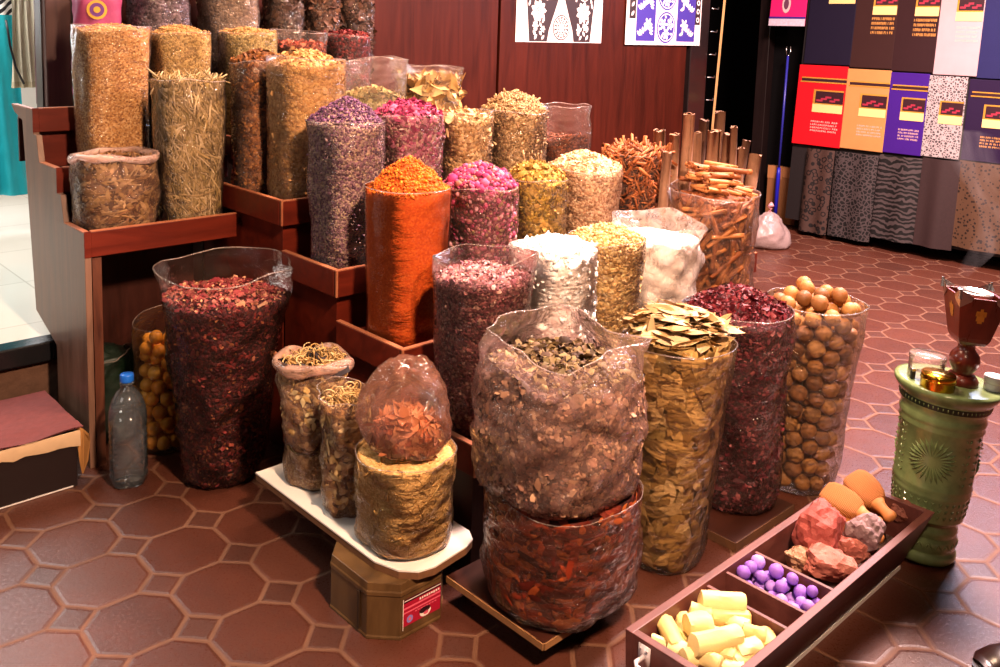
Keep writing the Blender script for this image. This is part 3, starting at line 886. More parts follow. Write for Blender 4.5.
# ---- step D
g = M_grain('sumac_mass', ['38161a', '602a30', '7e4044', '4c2228', '946058'], .008, .9)
c1 = M_chip('sumac_chip', ['a06068', 'c89a98', '7a3844', 'd8b8b0', '8a4858', 'b88088'])
c2 = M_chip('sumac_side', ['4e2024', '74343a', '925450', '3a1618', 'b48878'])
S = Sack(.108, .138, .800 - zR[4], .015, 2.4, .95, 22, lean=(.01, .0))
bag('sumac', 'big bag of dark maroon petals with a pale pink speckled top and raised clear rim', .655, 1.140, zR[4], S, .862 - zR[4], 22, g,
    [L('side', 2600, 'flake', (.008, .006, .004), c2, .4, 0), L('top', 1600, 'flake', (.010, .008, .006), c1, .7, .003)], M_plastic('sumac_film', .05, 'f0c0b8', .12, .7), rimwob=.012)
wm = M_chip('crystal_chip', ['f6ece6', 'ffffff', 'f8e4dc', 'ffffff'], rough=.7, spec=.3)
g = M_grain('crystal_mass', ['f0e0d8', 'ffffff', 'f8e8e2', 'ead4cc'], .014, .5, .7)
S = Sack(.118, .126, .835 - zR[4], .03, 2.4, 1.0, 23)
bag('crystal', 'bag of white menthol-like crystals, the brightest bag on the steps', .960, 1.14, zR[4], S, S.h + .006, 23, g,
    [L('side', 350, 'seed', (.02, .014, .012), wm, .5, 0), L('top', 500, 'seed', (.022, .014, .012), wm, .7, .003)], M_plastic('crystal_film', .10, 'fff0ea', .1, .4))
g = M_grain('gum_mass', ['a87c44', 'cca464', 'e0c084', '8a6434'], .011, .9)
c1 = M_chip('gum_chip', ['ccA470', 'dcbc8c', 'b08852', 'd4ac78'], rough=.4)
S = Sack(.106, .114, .83 - zR[4], .045, 2.4, 1.0, 24)
bag('gum', 'bag of pale yellow resin grains, between the white crystals and the crumpled white bag', 1.222, 1.13, zR[4], S, S.h + .006, 24, g,
    [L('side', 600, 'seed', (.012, .009, .008), c1, .5, 0), L('top', 500, 'seed', (.014, .011, .009), c1, .7, .003)], CLEARV)

# ------------------------------------------------------------------ view rays used to set things down on real surfaces
def at(x, y, z):
    cp, sp = math.cos(PITCH), math.sin(PITCH)
    F = np.array([0, cp, -sp]); r = np.array([1., 0, 0]); u = np.array([0, sp, cp])
    R = math.cos(ROLL) * r + math.sin(ROLL) * u; U = -math.sin(ROLL) * r + math.cos(ROLL) * u
    d = F + R * (x - PCX) / FPX + U * (PCY - y) / FPX
    t = (z - CAMH) / d[2]
    return Vector((d[0] * t, d[1] * t, z))


def ab(v):
    q = np.array(v) - P0
    return float(q @ D1), float(q @ D2)


def pack(n, r, inside, zlo, seed, iters=160, spread=None):
    """settle n balls of radii r: inside(z) gives the free half-width"""
    rng = np.random.default_rng(seed)
    ang = rng.uniform(0, 2 * PI, n); z = rng.uniform(zlo + .03, zlo + spread, n)
    rad = np.sqrt(rng.uniform(0, 1, n)) * (inside(z) - r)
    p = np.stack([rad * np.cos(ang), rad * np.sin(ang), z], -1)
    for it in range(iters + 160):
        if it < iters: p[:, 2] -= .004 * (1 - it / iters)
        for _ in range(2):
            d = p[:, None] - p[None]; L_ = np.linalg.norm(d, axis=2) + np.eye(n) * 9
            ov = np.maximum(r[:, None] + r[None] - L_, 0)
            p += (d / L_[..., None] * ov[..., None] * .40).sum(1)
            p[:, 2] = np.maximum(p[:, 2], zlo + r)
            R = inside(p[:, 2]) - r; q = np.hypot(p[:, 0], p[:, 1]); k = np.where(q > R, R / np.maximum(q, 1e-6), 1)
            p[:, :2] *= k[:, None]
    return p


def ball_mesh(name, mat, r, sub=2, bumpy=.05, seed=0, squash=1.0, stem=False):
    bm = bmesh.new(); bmesh.ops.create_icosphere(bm, subdivisions=sub, radius=r)
    for v in bm.verts:
        n_ = noise.noise(v.co / r * 1.3 + Vector((seed * 3.1, seed, 0)))
        v.co *= 1 + bumpy * n_
        v.co.z *= squash
        if stem:
            d = math.hypot(v.co.x, v.co.y)
            if v.co.z > 0 and d < r * .3: v.co.z -= r * .12 * (1 - d / (r * .3))
    for f in bm.faces: f.smooth = True
    me = bpy.data.meshes.new(name); bm.to_mesh(me); bm.free(); me.materials.append(mat)
    return me


def place(name, me, loc, rot=(0, 0, 0), label=None, cat=None, group=None, scale=None):
    o = bpy.data.objects.new(name, me); COL.objects.link(o); o.location = loc; o.rotation_euler = rot
    if scale: o.scale = scale
    return tag(o, label, cat, group)


# ------------------------------------------------------------------ step D continued: crumpled white bag and cinnamon
S = Sack(.118, .122, .80 - zR[4], .02, 2.6, 1.0, 25, wob=.012)
r = bag('white', 'crumpled translucent white plastic bag with pointed corners, between the pale resin grains and the cinnamon', 1.495, 1.135, zR[4], S, .86 - zR[4], 25,
        M_grain('white_lumps', ['f4e0d6', 'fff4ee', 'ecd4c8'], .03, .5, .5), [], M_plastic('white_film', .62, 'fff0ea', .2, .9, (9, 9, 9)),
        wr=.012, rimwob=.022, flare=.012, rim=.0012)
S = Sack(.132, .142, .93 - zR[4], .04, 2.8, .95, 26, wob=.008)
cin = bag('cinnamon', 'crinkled clear bag packed with orange-brown cinnamon sticks, in front of the upright bark', 1.825, 1.14, zR[4], S, .935 - zR[4], 26,
          M_grain('cinnamon_mass', ['5a2a14', '7a3e1e', '8a4a24'], .02, .8), [], M_plastic('crinkled_film', .10, 'ffd8c8', .07, 1.5, (9, 9, 9)), wr=.010, rimwob=.014, gap=.016, z0=.004)
for ch in cin.children:
    if ch.name.startswith('spice_filling'): ch.scale = (.86, .86, .97)
CINM = M_objrand('cinnamon_bark', ['8a4a26', 'ac6636', 'c48048', '985630'], .6, 1, 60, .4)


def quill_mesh(name, L_, r, turns=1.35, seg=14, thick=.0016, mat=None, ragged=0, seed=0, nl=5):
    """bark rolled into a scroll"""
    rng = np.random.default_rng(seed); mb = MB(); V = []
    for side in (0, 1):
        for i in range(nl):
            x = -L_ / 2 + L_ * i / (nl - 1)
            for j in range(seg):
                t = turns * 2 * PI * j / (seg - 1)
                rr = r * (1 - .30 * j / (seg - 1)) - side * thick
                e = ragged * rng.uniform(-1, 1) if i in (0, nl - 1) else 0
                V.append((x + e, rr * math.cos(t), rr * math.sin(t)))
    F = []
    n1 = nl * seg
    for i in range(nl - 1):
        for j in range(seg - 1):
            a = i * seg + j
            F.append((a, a + seg, a + seg + 1, a + 1)); F.append((n1 + a, n1 + a + 1, n1 + a + seg + 1, n1 + a + seg))
        for j in (0, seg - 1):
            a = i * seg + j; F.append((a, n1 + a, n1 + a + seg, a + seg))
    for i in (0, nl - 1):
        for j in range(seg - 1):
            a = i * seg + j; F.append((a, a + 1, n1 + a + 1, n1 + a))
    mb.add(V, F)
    o = mb.build(name, mat or CINM)
    me = o.data; bpy.data.objects.remove(o)
    return me


qm = [quill_mesh('cinnamon_stick', .105 + .015 * k, .0085 + .001 * k, mat=CINM, ragged=.003, seed=k) for k in range(3)]
rng = np.random.default_rng(4)
rootM = Matrix.Translation(W(1.825, 1.14, zR[4])) @ Matrix.Rotation(A0, 4, 'Z')
fa = face_angle(1.825, 1.14)
STG = 'cinnamon sticks in the crinkled bag'
for k in range(120):                                    # pressed against the inside of the bag
    th = fa + rng.uniform(-1.5, 1.5); z = rng.uniform(.06, .54)
    p = S.pt(np.array([th]), np.array([z]), -.004)[0]
    tang = Vector((-math.sin(th), math.cos(th), 0)); up = Vector((0, 0, 1))
    an = rng.normal(1.2, .45) if rng.random() < .7 else rng.normal(.2, .3)
    d = (tang * math.cos(an) + up * math.sin(an)).normalized()
    q = d.to_track_quat('X', 'Z'); M = rootM @ Matrix.Translation(Vector(p)) @ q.to_matrix().to_4x4() @ Matrix.Rotation(rng.uniform(0, 6), 4, 'X')
    o = place('cinnamon_stick', qm[k % 3], (0, 0, 0), label='cinnamon stick pressed against the inside of the crinkled clear bag', cat='cinnamon stick', group=STG)
    o.matrix_world = M
for k in range(44):                                    # the loose pile on top
    a = rng.uniform(-.085, .085); b = rng.uniform(-.085, .085); lv = k / 44
    d = Vector((math.cos(rng.normal(-.75, .45)), math.sin(rng.normal(-.75, .45)), rng.normal(-.12, .12))).normalized()
    M = rootM @ Matrix.Translation(Vector((a * (1 - .3 * lv), b * (1 - .3 * lv), S.h + .008 + .085 * lv))) @ d.to_track_quat('X', 'Z').to_matrix().to_4x4() @ Matrix.Rotation(rng.uniform(0, 6), 4, 'X')
    o = place('cinnamon_stick', qm[k % 3], (0, 0, 0), label='cinnamon stick lying loose on top of the crinkled clear bag', cat='cinnamon stick', group='loose cinnamon sticks on the bag')
    o.matrix_world = M
BKM = M_objrand('dark_bark', ['6a4a38', '86604a', '9c7258', '583a2c'], .7, 1, 40, .5)
bk = [(659, 130, .022), (675, 134, .020), (689, 114, .021), (704, 120, .019), (697, 133, .018), (714, 131, .024), (720, 112, .022), (728, 134, .020), (734, 127, .014), (747, 141, .017), (756, 155, .024), (667, 152, .018), (677, 150, .017), (741, 148, .015)]
for k, (x, y, rr) in enumerate(bk):
    b = .86 + .06 * (k % 3)
    # rising from the tray floor of step C to where its top shows
    cpb = b
    lo, hi = 0.5, 4.0
    for _ in range(40):                                # the stand coordinate whose ray meets this top
        mid = (lo + hi) / 2; P = W(mid, cpb, 0); d = at(x, y, 0.0)
        (lo, hi) = (mid, hi) if (P.x / P.y) < (d.x / d.y) else (lo, mid)
    a = (lo + hi) / 2; P = W(a, cpb); g0 = at(x, y, 0); ztop = CAMH * (1 - P.y / g0.y)
    a0 = min(a - .03 * ((k % 4) - 1.5) * .6, 2.40)
    base = W(a0, cpb, zR[3] + .002); top = W(a, cpb, ztop); d = top - base
    me = quill_mesh('cinnamon_bark', d.length, rr * 1.2, 1.15, 12, .003, BKM, .006, k)
    o = place('cinnamon_bark', me, (0, 0, 0), label='tall curled bark stick standing upright behind the crinkled bag of cinnamon', cat='cinnamon bark', group='upright bark sticks behind the cinnamon bag')
    o.matrix_world = Matrix.Translation((base + top) / 2) @ d.to_track_quat('X', 'Z').to_matrix().to_4x4() @ Matrix.Rotation(k * 1.3, 4, 'X')

# ------------------------------------------------------------------ the row of big sacks in front
zb = .0815
g = M_grain('chilli_mass', ['2e0c08', '54180e', '7a2814', '401008'], .03, .7)
c1 = M_chip('chilli_chip', ['4c150c', '7c2814', 'a8461e', 'c86c34', '380e0a', '6a2010', '94381a', '541810', 'b85828'], rough=.4)
S = Sack(.165, .178, .36 - .0815 + .01, .0, 2.7, .95, 30, wob=.008, bulge=.006)
bag('chilli', 'big clear bag of broken red chillies, lying underneath the bag of dark dried flowers', .575, 1.545, zb, S, S.h + .004, 30, g,
    [L('wrap_pod', 420, '', (.060, .015), c1, (.35, .8), (-.007, .004)), L('wrap_leaf', 500, '', (.035, .014), c1, None, (-.008, .002)), L('side', 500, 'flake', (.018, .010, .005), c1, .14, -.005), L('top', 60, 'flake', (.03, .02, .01), c1, .2, -.002)],
    M_plastic('glossy_film', .07, 'ffb8a0', .06, 1.5, (5, 5, 14)), rim=.001, wr=.007, gap=.010, group=GRP, boff=-.010)
g = M_grain('flower_mass', ['2a1a12', '4a3020', '6e4c34', '3a2418'], .018, .9)
c1 = M_chip('flower_chip', ['33221a', '5c4230', '8a7048', '1c110c', 'a08a5c', '4a3020', '6e5638'])
c2 = M_chip('flower_side', ['785040', 'b08468', '503020', 'd0a480', '906450'])
S = Sack(.172, .176, .675 - .375, .02, 2.8, 1.0, 31, wob=.010, bulge=.012)
psq = lambda th: .81 * sq(th, 30) / sq(th, 2.8)
bag('flower', 'big milky bag of dark dried flowers, open-mouthed, sitting on the chilli bag', .560, 1.535, .375, S, .760 - .375, 31, g,
    [L('side', 3200, 'flake', (.013, .011, .006), c2, .35, .0), L('top', 1500, 'flake', (.019, .015, .012), c1, .8, .004), L('top', 400, 'bud', (.012, .011, .011), c1, .8, .004)],
    M_plastic('front_milky', .26, 'ffc8ba', .12, 1.5, (6, 6, 8)), rim=.0018, wr=.009, gap=.009, rimwob=.014, flare=.004, poly=psq)

# bay leaves
LEAFM = M_objrand('bay_leaf', ['84663a', 'b08c58', 'c8a678', '9c7a48', 'd4b48c'], .5, 1, 22, .25, amount=.35)
S = Sack(.100, .142, .640, .05, 2.4, 1.0, 32, lean=(.03, .0), wob=.002)
leafroot = bag('leaf', 'big clear tapering bag full of olive-brown bay leaves', 1.03, 1.535, 0.0, S, .640, 32, M_grain('leaf_mass', ['8a6834', 'ac884c', 'b89458', '705028'], .05, .2, .8),
               [L('wrap_leaf', 330, '', (.088, .036), M_chip('pressed_leaf', ['886030', 'c4944c', 'f0c078', 'a4783c', 'e4b068', 'fcd090', 'b48848']), (1.3, .9), (-.010, .004))], M_plastic('leaf_film', .05, 'ffe0b8', .07, 1.5, (5, 5, 12)), gap=.013, rimwob=.008, boff=-.013)


def leaf_mesh(seed, L_=.085, w=.030):
    rng = np.random.default_rng(seed); n = 9; V = []; F = []
    curl = rng.uniform(.05, .25); bend = rng.uniform(-.10, .16)
    for i in range(n):
        u = i / (n - 1); x = (u - .5) * L_; hw = w * .5 * math.sin(PI * u ** .85) ** .8 + .0004
        for s in (-1, -.5, 0, .5, 1):
            V.append((x, s * hw, abs(s) * hw * curl + bend * L_ * (u - .5) ** 2 * 2 + .0015 * math.sin(9 * u + s * 2 + seed)))
    for i in range(n - 1):
        for j in range(4): F.append((i * 5 + j, i * 5 + 5 + j, i * 5 + 6 + j, i * 5 + 1 + j))
    mb = MB().add(V, F); mb.tube([(-L_ / 2 - .012, 0, V[2][2]), (-L_ / 2, 0, V[2][2]), (0, 0, V[(n // 2) * 5 + 2][2]), (L_ / 2, 0, V[-3][2])], [.0009, .0009, .0007, .0003], 5)
    o = mb.build('bay_leaf', LEAFM); me = o.data; bpy.data.objects.remove(o); return me


lms = [leaf_mesh(k, .085 + .008 * (k % 4), .030 + .003 * (k % 3)) for k in range(7)]
rng = np.random.default_rng(12)
LM = Matrix.Translation(W(1.03, 1.535, 0)) @ Matrix.Rotation(A0, 4, 'Z')
for k in range(150):
    rho = math.sqrt(rng.uniform(0, 1)) * .98; th = rng.uniform(0, 2 * PI)
    lv = rng.uniform(0, 1)
    p = S.toppt(np.array([rho]), np.array([th]))[0]
    out = Vector((math.cos(th), math.sin(th), 0))
    az = rng.normal(-.9, 1.0) + (PI if rng.random() < .25 else 0); el = rng.normal(-.04, .10) if k % 9 else rng.normal(.7, .3)
    d = Vector((math.cos(az) * math.cos(el), math.sin(az) * math.cos(el), math.sin(el))).normalized()
    q = d.to_track_quat('X', 'Z').to_matrix().to_4x4()
    M = LM @ Matrix.Translation(Vector(p) + Vector((0, 0, .006 + .05 * lv * (1 - .5 * rho)))) @ q @ Matrix.Rotation(rng.normal(0, .4), 4, 'X')
    o = place('bay_leaf', lms[k % 7], (0, 0, 0), label='dry bay leaf in the loose heap on top of the leaf bag', cat='bay leaf', group='bay leaves heaped on the leaf bag')
    o.matrix_world = M

# plank and hibiscus
bp = tag(empty('plank', W(1.21, 1.40, 0), A0), 'short raw-edged plank lying flat on the tiles under the hibiscus bag', 'plank')
mb = MB(); lbox(mb, 0, .34, 0, .27, 0, .028); mb.build('plank_body', BOARDD, bp, smooth=False, bevel=.001)
mb = MB(); lbox(mb, 0, .34, .27, .273, .001, .0275); lbox(mb, -.003, 0, 0, .27, .001, .0275); mb.build('raw_edge', M_wood('dull_edge', '4a2e1c', '6a4428', (3, 12, 12), .7, 0), bp, smooth=False)
g = M_grain('hibiscus_mass', ['26080e', '440e1a', '5c1826', '340a14'], .012, .9)
c1 = M_chip('hibiscus_chip', ['420c16', '661622', '842830', '300810', '54101c', '762028'], rough=.55)
c2 = M_chip('hibiscus_side', ['4a121c', '74222e', '943c44', '34101a', '621a28', 'b86664'], rough=.5)
S = Sack(.108, .148, .632, .07, 2.4, 1.0, 33, lean=(-.06, 0), wob=.006)
bag('hibiscus', 'big clear bag of dark crimson hibiscus petals between the bay leaves and the brown limes', 1.435, 1.535, .0285, S, S.h + .016, 33, g,
    [L('side', 2400, 'flake', (.014, .008, .006), c2, .5, .0), L('top', 2400, 'flake', (.015, .009, .008), c1, .9, .004)], M_plastic('hib_film', .07, 'f0c0b8', .07, 1.5, (5, 5, 12)), gap=.008)

# dried limes, every one of them a thing
LIMEM = M_objrand('dried_lime', ['8a562c', 'ac743c', 'c28848', '9a6434', 'cc9456', '70441f'], .55, 1, 55, .6, amount=.5)
S = Sack(.114, .150, .640, .0, 2.2, 1.0, 34, lean=(-.01, -.03), wob=.003)
lime_root = bag('limes', 'big tapering clear bag filled with round brown dried limes', 1.755, 1.57, 0.0, S, .642, 34, None, [], M_plastic('lime_film', .06, 'ffe0d0', .06, 1.5, (5, 5, 12)), gap=.006, rimwob=.010, rim=.002)
limes = [ball_mesh('dried_lime', LIMEM, .0275, 2, .07, k, .95, True) for k in range(4)]
pts_l = pack(215, np.random.default_rng(3).uniform(.0262, .0315, 215), lambda z: np.maximum(.05, np.where(z < .63, .108 + (.147 - .108) * np.clip(z / .64, 0, 1.2), .147 - (z - .63) * .7)), .004, 5, 420, .95)
LMx = Matrix.Translation(W(1.755, 1.57, 0)) @ Matrix.Rotation(A0, 4, 'Z')
rl = np.random.default_rng(3).uniform(.0262, .0315, 215)
for k in range(215):
    u = pts_l[k, 2] / .64
    p = LMx @ Vector((pts_l[k, 0] - .01 * u, pts_l[k, 1] - .03 * u, pts_l[k, 2]))
    top = pts_l[k, 2] > .60
    o = place('dried_lime', limes[k % 4], p, tuple(rng.uniform(0, 6, 3)), 'round brown dried lime heaped at the open top of the tapering bag' if top else 'round brown dried lime packed inside the tapering clear bag',
              'dried lime', 'dried limes on top of their bag' if top else 'dried limes inside the clear bag', (.955 * rl[k] / .0275,) * 3)

# ------------------------------------------------------------------ left front: sack of petals, bag of orange limes, bottle
g = M_grain('petal_mass', ['260a0e', '44121a', '5e1c22', '340c12'], .011, .9)
c1 = M_chip('petal_chip', ['7a242c', 'a84448', '5a1820', 'c87868', '8c3038', 'd8a078'])
c2 = M_chip('petal_side', ['481414', '6c2020', '8c3230', '340e0e', '561818', 'b06c44', '782824'])
S = Sack(.106, .188, .610, .03, 2.4, .95, 35, lean=(.015, 0), wob=.007)
bag('petals', 'large clear sack of dark red flakes standing on the floor beside the water bottle', .272, .315, 0.0, S, .712, 35, g,
    [L('side', 2600, 'flake', (.013, .008, .006), c2, .4, 0), L('top', 1800, 'flake', (.013, .010, .008), c1, .8, .004)], M_plastic('petal_film', .04, 'e8b0a0', .07, .7, (5, 5, 9)), gap=.008, rimwob=.02, wr=.008, rim=.002)
ORM = M_objrand('orange_lime', ['d88420', 'f0a030', 'f8b848', 'd88c28'], .5, 1, 30, .2, amount=.3)
S = Sack(.088, .092, .43, .0, 2.2, 1.0, 36, wob=.004)
bag('oranges', 'narrow clear bag of small yellow-orange limes in the dark opening behind the water bottle', .225, -.02, 0.0, S, .455, 36, None, [], M_plastic('orange_bag_film', .06, 'ffc890', .1, .7), rim=.0014, rimwob=.02)
oml = [ball_mesh('orange_lime', ORM, .0255, 2, .05, k + 9, .95, True) for k in range(3)]
po = pack(66, np.full(66, .0262), lambda z: np.full_like(z, .086), .004, 8, 160, .6)
OMx = Matrix.Translation(W(.225, -.02, 0)) @ Matrix.Rotation(A0, 4, 'Z')
for k in range(66):
    place('orange_lime', oml[k % 3], OMx @ Vector(po[k]), tuple(rng.uniform(0, 6, 3)), 'small yellow-orange lime in the narrow clear bag behind the water bottle', 'lime', 'yellow-orange limes in the narrow bag')

# water bottle
bot = tag(empty('water_bottle', W(.02, .165, 0)), 'clear ribbed plastic water bottle with a blue cap on the floor tiles', 'bottle')
BOTM = M_plastic('bottle_plastic', .20, 'dce6f0', .05, .15, (3, 3, 3), 1.6)  # pale haze put in for the bright surroundings a clear bottle refracts
prof = [(.040, .004), (.052, .0), (.058, .008), (.060, .03)]
z = .04
while z < .20:
    prof += [(.060, z), (.0565, z + .008), (.060, z + .016)]; z += .018
prof += [(.060, .225), (.0585, .24), (.055, .262), (.046, .29), (.032, .312), (.0195, .325), (.0185, .335), (.0235, .337), (.0235, .341), (.0175, .343), (.0175, .35)]
MB().lathe(prof, 36, 0, True, fn=lambda t, z: 1 - (.10 * max(0, math.cos(5 * t)) if z < .012 else 0)).build('bottle_body', BOTM, bot)
wt = NT('water'); tr = wt.n('ShaderNodeBsdfTransparent'); tr.inputs[0].default_value = (.90, .93, .95, 1); gl = wt.n('ShaderNodeBsdfGlossy'); gl.inputs['Roughness'].default_value = .05
fr = wt.n('ShaderNodeFresnel'); fr.inputs[0].default_value = 1.25; mx = wt.n('ShaderNodeMixShader'); wt.l(wt.math('ADD', fr.outputs[0], .05, clamp=True), mx.inputs[0]); wt.l(tr.outputs[0], mx.inputs[1]); wt.l(gl.outputs[0], mx.inputs[2]); WAT = wt.done(mx.outputs[0])
MB().lathe([(.05, .006), (.0555, .02), (.0555, .20), (.053, .252)], 32).build('water', WAT, bot)
cap = M_plain('blue_cap', '1c66d0', .35)
MB().lathe([(.0205, .338 + .006), (.021, .346), (.021, .366), (.0195, .369), (.0, .3695)], 40, fn=lambda t, z: 1 + .02 * math.cos(20 * t)).build('cap', cap, bot)

# dark green sack at the back of the opening
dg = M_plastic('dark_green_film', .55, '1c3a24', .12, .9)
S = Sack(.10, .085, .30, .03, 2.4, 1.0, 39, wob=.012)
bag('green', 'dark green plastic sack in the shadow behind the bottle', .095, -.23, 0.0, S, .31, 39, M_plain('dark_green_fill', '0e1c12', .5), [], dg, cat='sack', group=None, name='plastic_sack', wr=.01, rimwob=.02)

def curls(mb, rng, S, N, mat, r=.0016, rad=.02, up=.02):
    for _ in range(N):
        rho = math.sqrt(rng.uniform(0, 1)) * .9; th = rng.uniform(0, 2 * PI)
        c = Vector(S.toppt(np.array([rho]), np.array([th]))[0]) + Vector((0, 0, rng.uniform(0, up)))
        a = Vector(rng.normal(size=3)).normalized(); bq = a.cross(Vector(rng.normal(size=3))).normalized()
        R_ = rad * rng.uniform(.5, 1.2); n = 9; t0 = rng.uniform(0, 6)
        mb.tube([tuple(c + (a * math.cos(t0 + i * .55) + bq * math.sin(t0 + i * .55)) * R_ * (1 - .05 * i)) for i in range(n)], r * rng.uniform(.7, 1.5), 5, mat)


# ------------------------------------------------------------------ three bags on the white board
zw = .1705
g = M_grain('dry_grain', ['8a6034', 'b88c54', 'c8a068', '9c7040'], .008, .8)
S = Sack(.074, .078, .108, .0, 2.4, 1.0, 40, wob=.005)
bag('graina', 'small bag of tan meal on the white board, under the rolled-rim bag of roots',   .315, .805, zw, S, S.h + .004, 40, g, [], M_plastic('tan_film', .16, 'f8d0b8', .12, .8), rim=0)
rc = M_chip('root_chip', ['b08850', 'd8b880', '8a6434', 'e4cc98', '6a4a2c', 'c49c60'])
g = M_grain('root_mass', ['7a5628', 'a87c40', 'c09450', '5a3e1e'], .014, .9)
S = Sack(.076, .084, .235, .02, 2.3, 1.0, 41, wob=.009, bulge=.006)
r = bag('roots', 'bag of tangled pale roots with a thick rolled pink rim, above the white board', .315, .805, zw + .115, S, .255, 41, g,
        [L('wrap_leaf', 330, '', (.026, .012), rc, None, (-.002, .004)), L('curls', 130, '', None, rc), L('top', 10, 'flake', (.045, .035, .02), M_plain('dark_husk', '1a1016', .6), .5, .014)], M_plastic('pinky_film', .26, 'f4c0ae', .14, .9), rim=0, wr=.007)
th = np.linspace(0, 2 * PI, 48, endpoint=False); w = Wob(15, .006)
pp = S.pt(th, np.full(48, S.h + .012), .006); pp[:, 2] += w(th, np.full(48, .4))
mb = MB(); mb.tube([tuple(q) for q in pp], [.017 + .004 * math.sin(4 * t) for t in th], 10, 0, True)
mb.build('rolled_rim', M_plastic('rolled_film2', .95, 'f4c0a8', .2, .9), r)
S = Sack(.064, .070, .30, .02, 2.3, 1.0, 42, wob=.009, lean=(-.01, .0))
g = M_grain('bun_mass', ['6a4420', '94683a', 'b08048', '4e3016'], .018, .9)
bag('buns', 'narrow bag of curled brown roots squeezed between the tangled roots and the tan fibre bag', .305, 1.0, zw, S, .34, 42, g,
    [L('wrap_leaf', 300, '', (.030, .014), rc, None, (-.002, .004)), L('curls', 110, '', None, rc)], M_plastic('pinky_film2', .2, 'f0bca8', .1, .9), wr=.008, rimwob=.016)
g = M_grain('fibre_mass', ['b88850', 'd8a864', 'e8c080', 'c89858'], .005, .22, .85, 1, (1, 1, 2.0))
c1 = M_chip('fibre_chip', ['cc9c58', 'e4bc78', 'b48444', 'd8ac60'])
S = Sack(.116, .122, .235, .005, 2.5, .95, 43, wob=.006)
bag('fibre', 'squat wide bag of golden tan fibre at the rounded end of the white board', .330, 1.215, zw, S, S.h + .012, 43, g,
    [L('side', 900, 'stick', (.014, .0018, .0012), c1, .06, .0), L('top', 200, 'stick', (.016, .002, .002), c1, .3, .001)], M_plastic('fibre_film', .05, 'ffd8a8', .1, .8, (5, 5, 12)))
# puffed clear bag on top of it
root = tag(empty('spice_bag', W(.330, 1.215, zw + .252), A0), 'puffed-up clear plastic bag with a little orange peel, sitting on the tan fibre bag', 'spice bag', GRP)
S2 = Sack(.098, .060, .215, .03, 2.2, .92, 44, wob=.012, bulge=.035)
mb = MB(); body_mesh(mb, S2, 0, 48, 20, 9)
mb.build('plastic_bag', M_plastic('puffed_film', .2, 'ffb8a0', .08, 1.0, (7, 7, 7)), root)
S3 = Sack(.085, .075, .06, .025, 2.2, .92, 45, wob=.008)
mb = MB(); body_mesh(mb, S3, 0, z0=.006); pe = M_chip('peel_chip', ['a8623c', 'c88860', '8c4a28', 'b87048'])
rg = np.random.default_rng(45)
p, n = top_samples(S3, rg, 160); scatter(mb, rg, p, n, 'leaf', (.05, .016, .012), 1, .8, .01)
p, n = side_samples(S3, rg, 120, 0, 3.1); scatter(mb, rg, p, n, 'leaf', (.04, .014, .012), 1, .4, .002)
mb.build('orange_peel', [M_grain('peel_mass', ['8a3818', 'b85c30'], .02, .8), pe], root, kind='stuff')

# ------------------------------------------------------------------ open tray box with resins
tb_ = tag(empty('display_box', W(0, 0, 0), A0), 'long dark wooden open box with four compartments on the floor in front of the sacks', 'box')


def hexa(mb, pts8, mat=0):
    V = [(a, -b, z) for a, b, z in pts8]
    mb.add(V, [(0, 2, 3, 1), (4, 5, 7, 6), (0, 1, 5, 4), (2, 6, 7, 3), (0, 4, 6, 2), (1, 3, 7, 5)], mat)


ZT_, TW = .200, .020
aL, aR, bB, bF = .451, 1.515, 1.846, 2.097
fb = lambda z: 2.018 + (bF - 2.018) * z / ZT_
fk = lambda z: 1.858 + (bB - 1.858) * z / ZT_
z0 = .006
mb = MB(); hexa(mb, [(aL, fb(z0) - TW, z0), (aR, fb(z0) - TW, z0), (aL, fb(z0), z0), (aR, fb(z0), z0), (aL, bF - TW, ZT_), (aR, bF - TW, ZT_), (aL, bF, ZT_), (aR, bF, ZT_)]); mb.build('front_board', DTRAY, tb_, smooth=False, bevel=.0015)
mb = MB(); hexa(mb, [(aL, fk(z0), z0), (aR, fk(z0), z0), (aL, fk(z0) + TW, z0), (aR, fk(z0) + TW, z0), (aL, bB, ZT_), (aR, bB, ZT_), (aL, bB + TW, ZT_), (aR, bB + TW, ZT_)]); mb.build('back_board', DTRAY, tb_, smooth=False, bevel=.0015)
for a in (aL, aR - TW):
    mb = MB(); hexa(mb, [(a, fk(z0) + TW, z0), (a + TW, fk(z0) + TW, z0), (a, fb(z0) - TW, z0), (a + TW, fb(z0) - TW, z0), (a, bB + TW, ZT_), (a + TW, bB + TW, ZT_), (a, bF - TW, ZT_), (a + TW, bF - TW, ZT_)]); mb.build('end_board', DTRAY, tb_, smooth=False, bevel=.0015)
mb = MB(); lbox(mb, aL + TW, aR - TW, fk(.1) + TW, fb(.1) - TW, .075, .087); mb.build('bottom_board', DTRAY, tb_, smooth=False)
for a in (.738, .822, .957):
    mb = MB(); hexa(mb, [(a, fk(.087) + TW, .087), (a + .010, fk(.087) + TW, .087), (a, fb(.087) - TW, .087), (a + .010, fb(.087) - TW, .087), (a, bB + TW, .190), (a + .010, bB + TW, .190), (a, bF - TW - .003, .190), (a + .010, bF - TW - .003, .190)])
    mb.build('divider', DTRAY, tb_, smooth=False, bevel=.001)
mb = MB(); lbox(mb, .62, 1.50, 2.019, 2.026, .001, .012); mb.build('metal_strip', M_plain('pale_strip', 'd8d0cc', .4), tb_, smooth=False)
mb = MB(); lbox(mb, aL - .0025, aL, 1.885, 1.915, .135, .19); lbox(mb, aL - .0025, aL, 2.02, 2.05, .135, .19)
mb.tube([(aL - .002, -1.90, .165), (aL - .03, -1.90, .165), (aL - .036, -1.906, .160), (aL - .036, -2.03, .160), (aL - .03, -2.036, .165), (aL - .002, -2.036, .165)], .0055, 8)
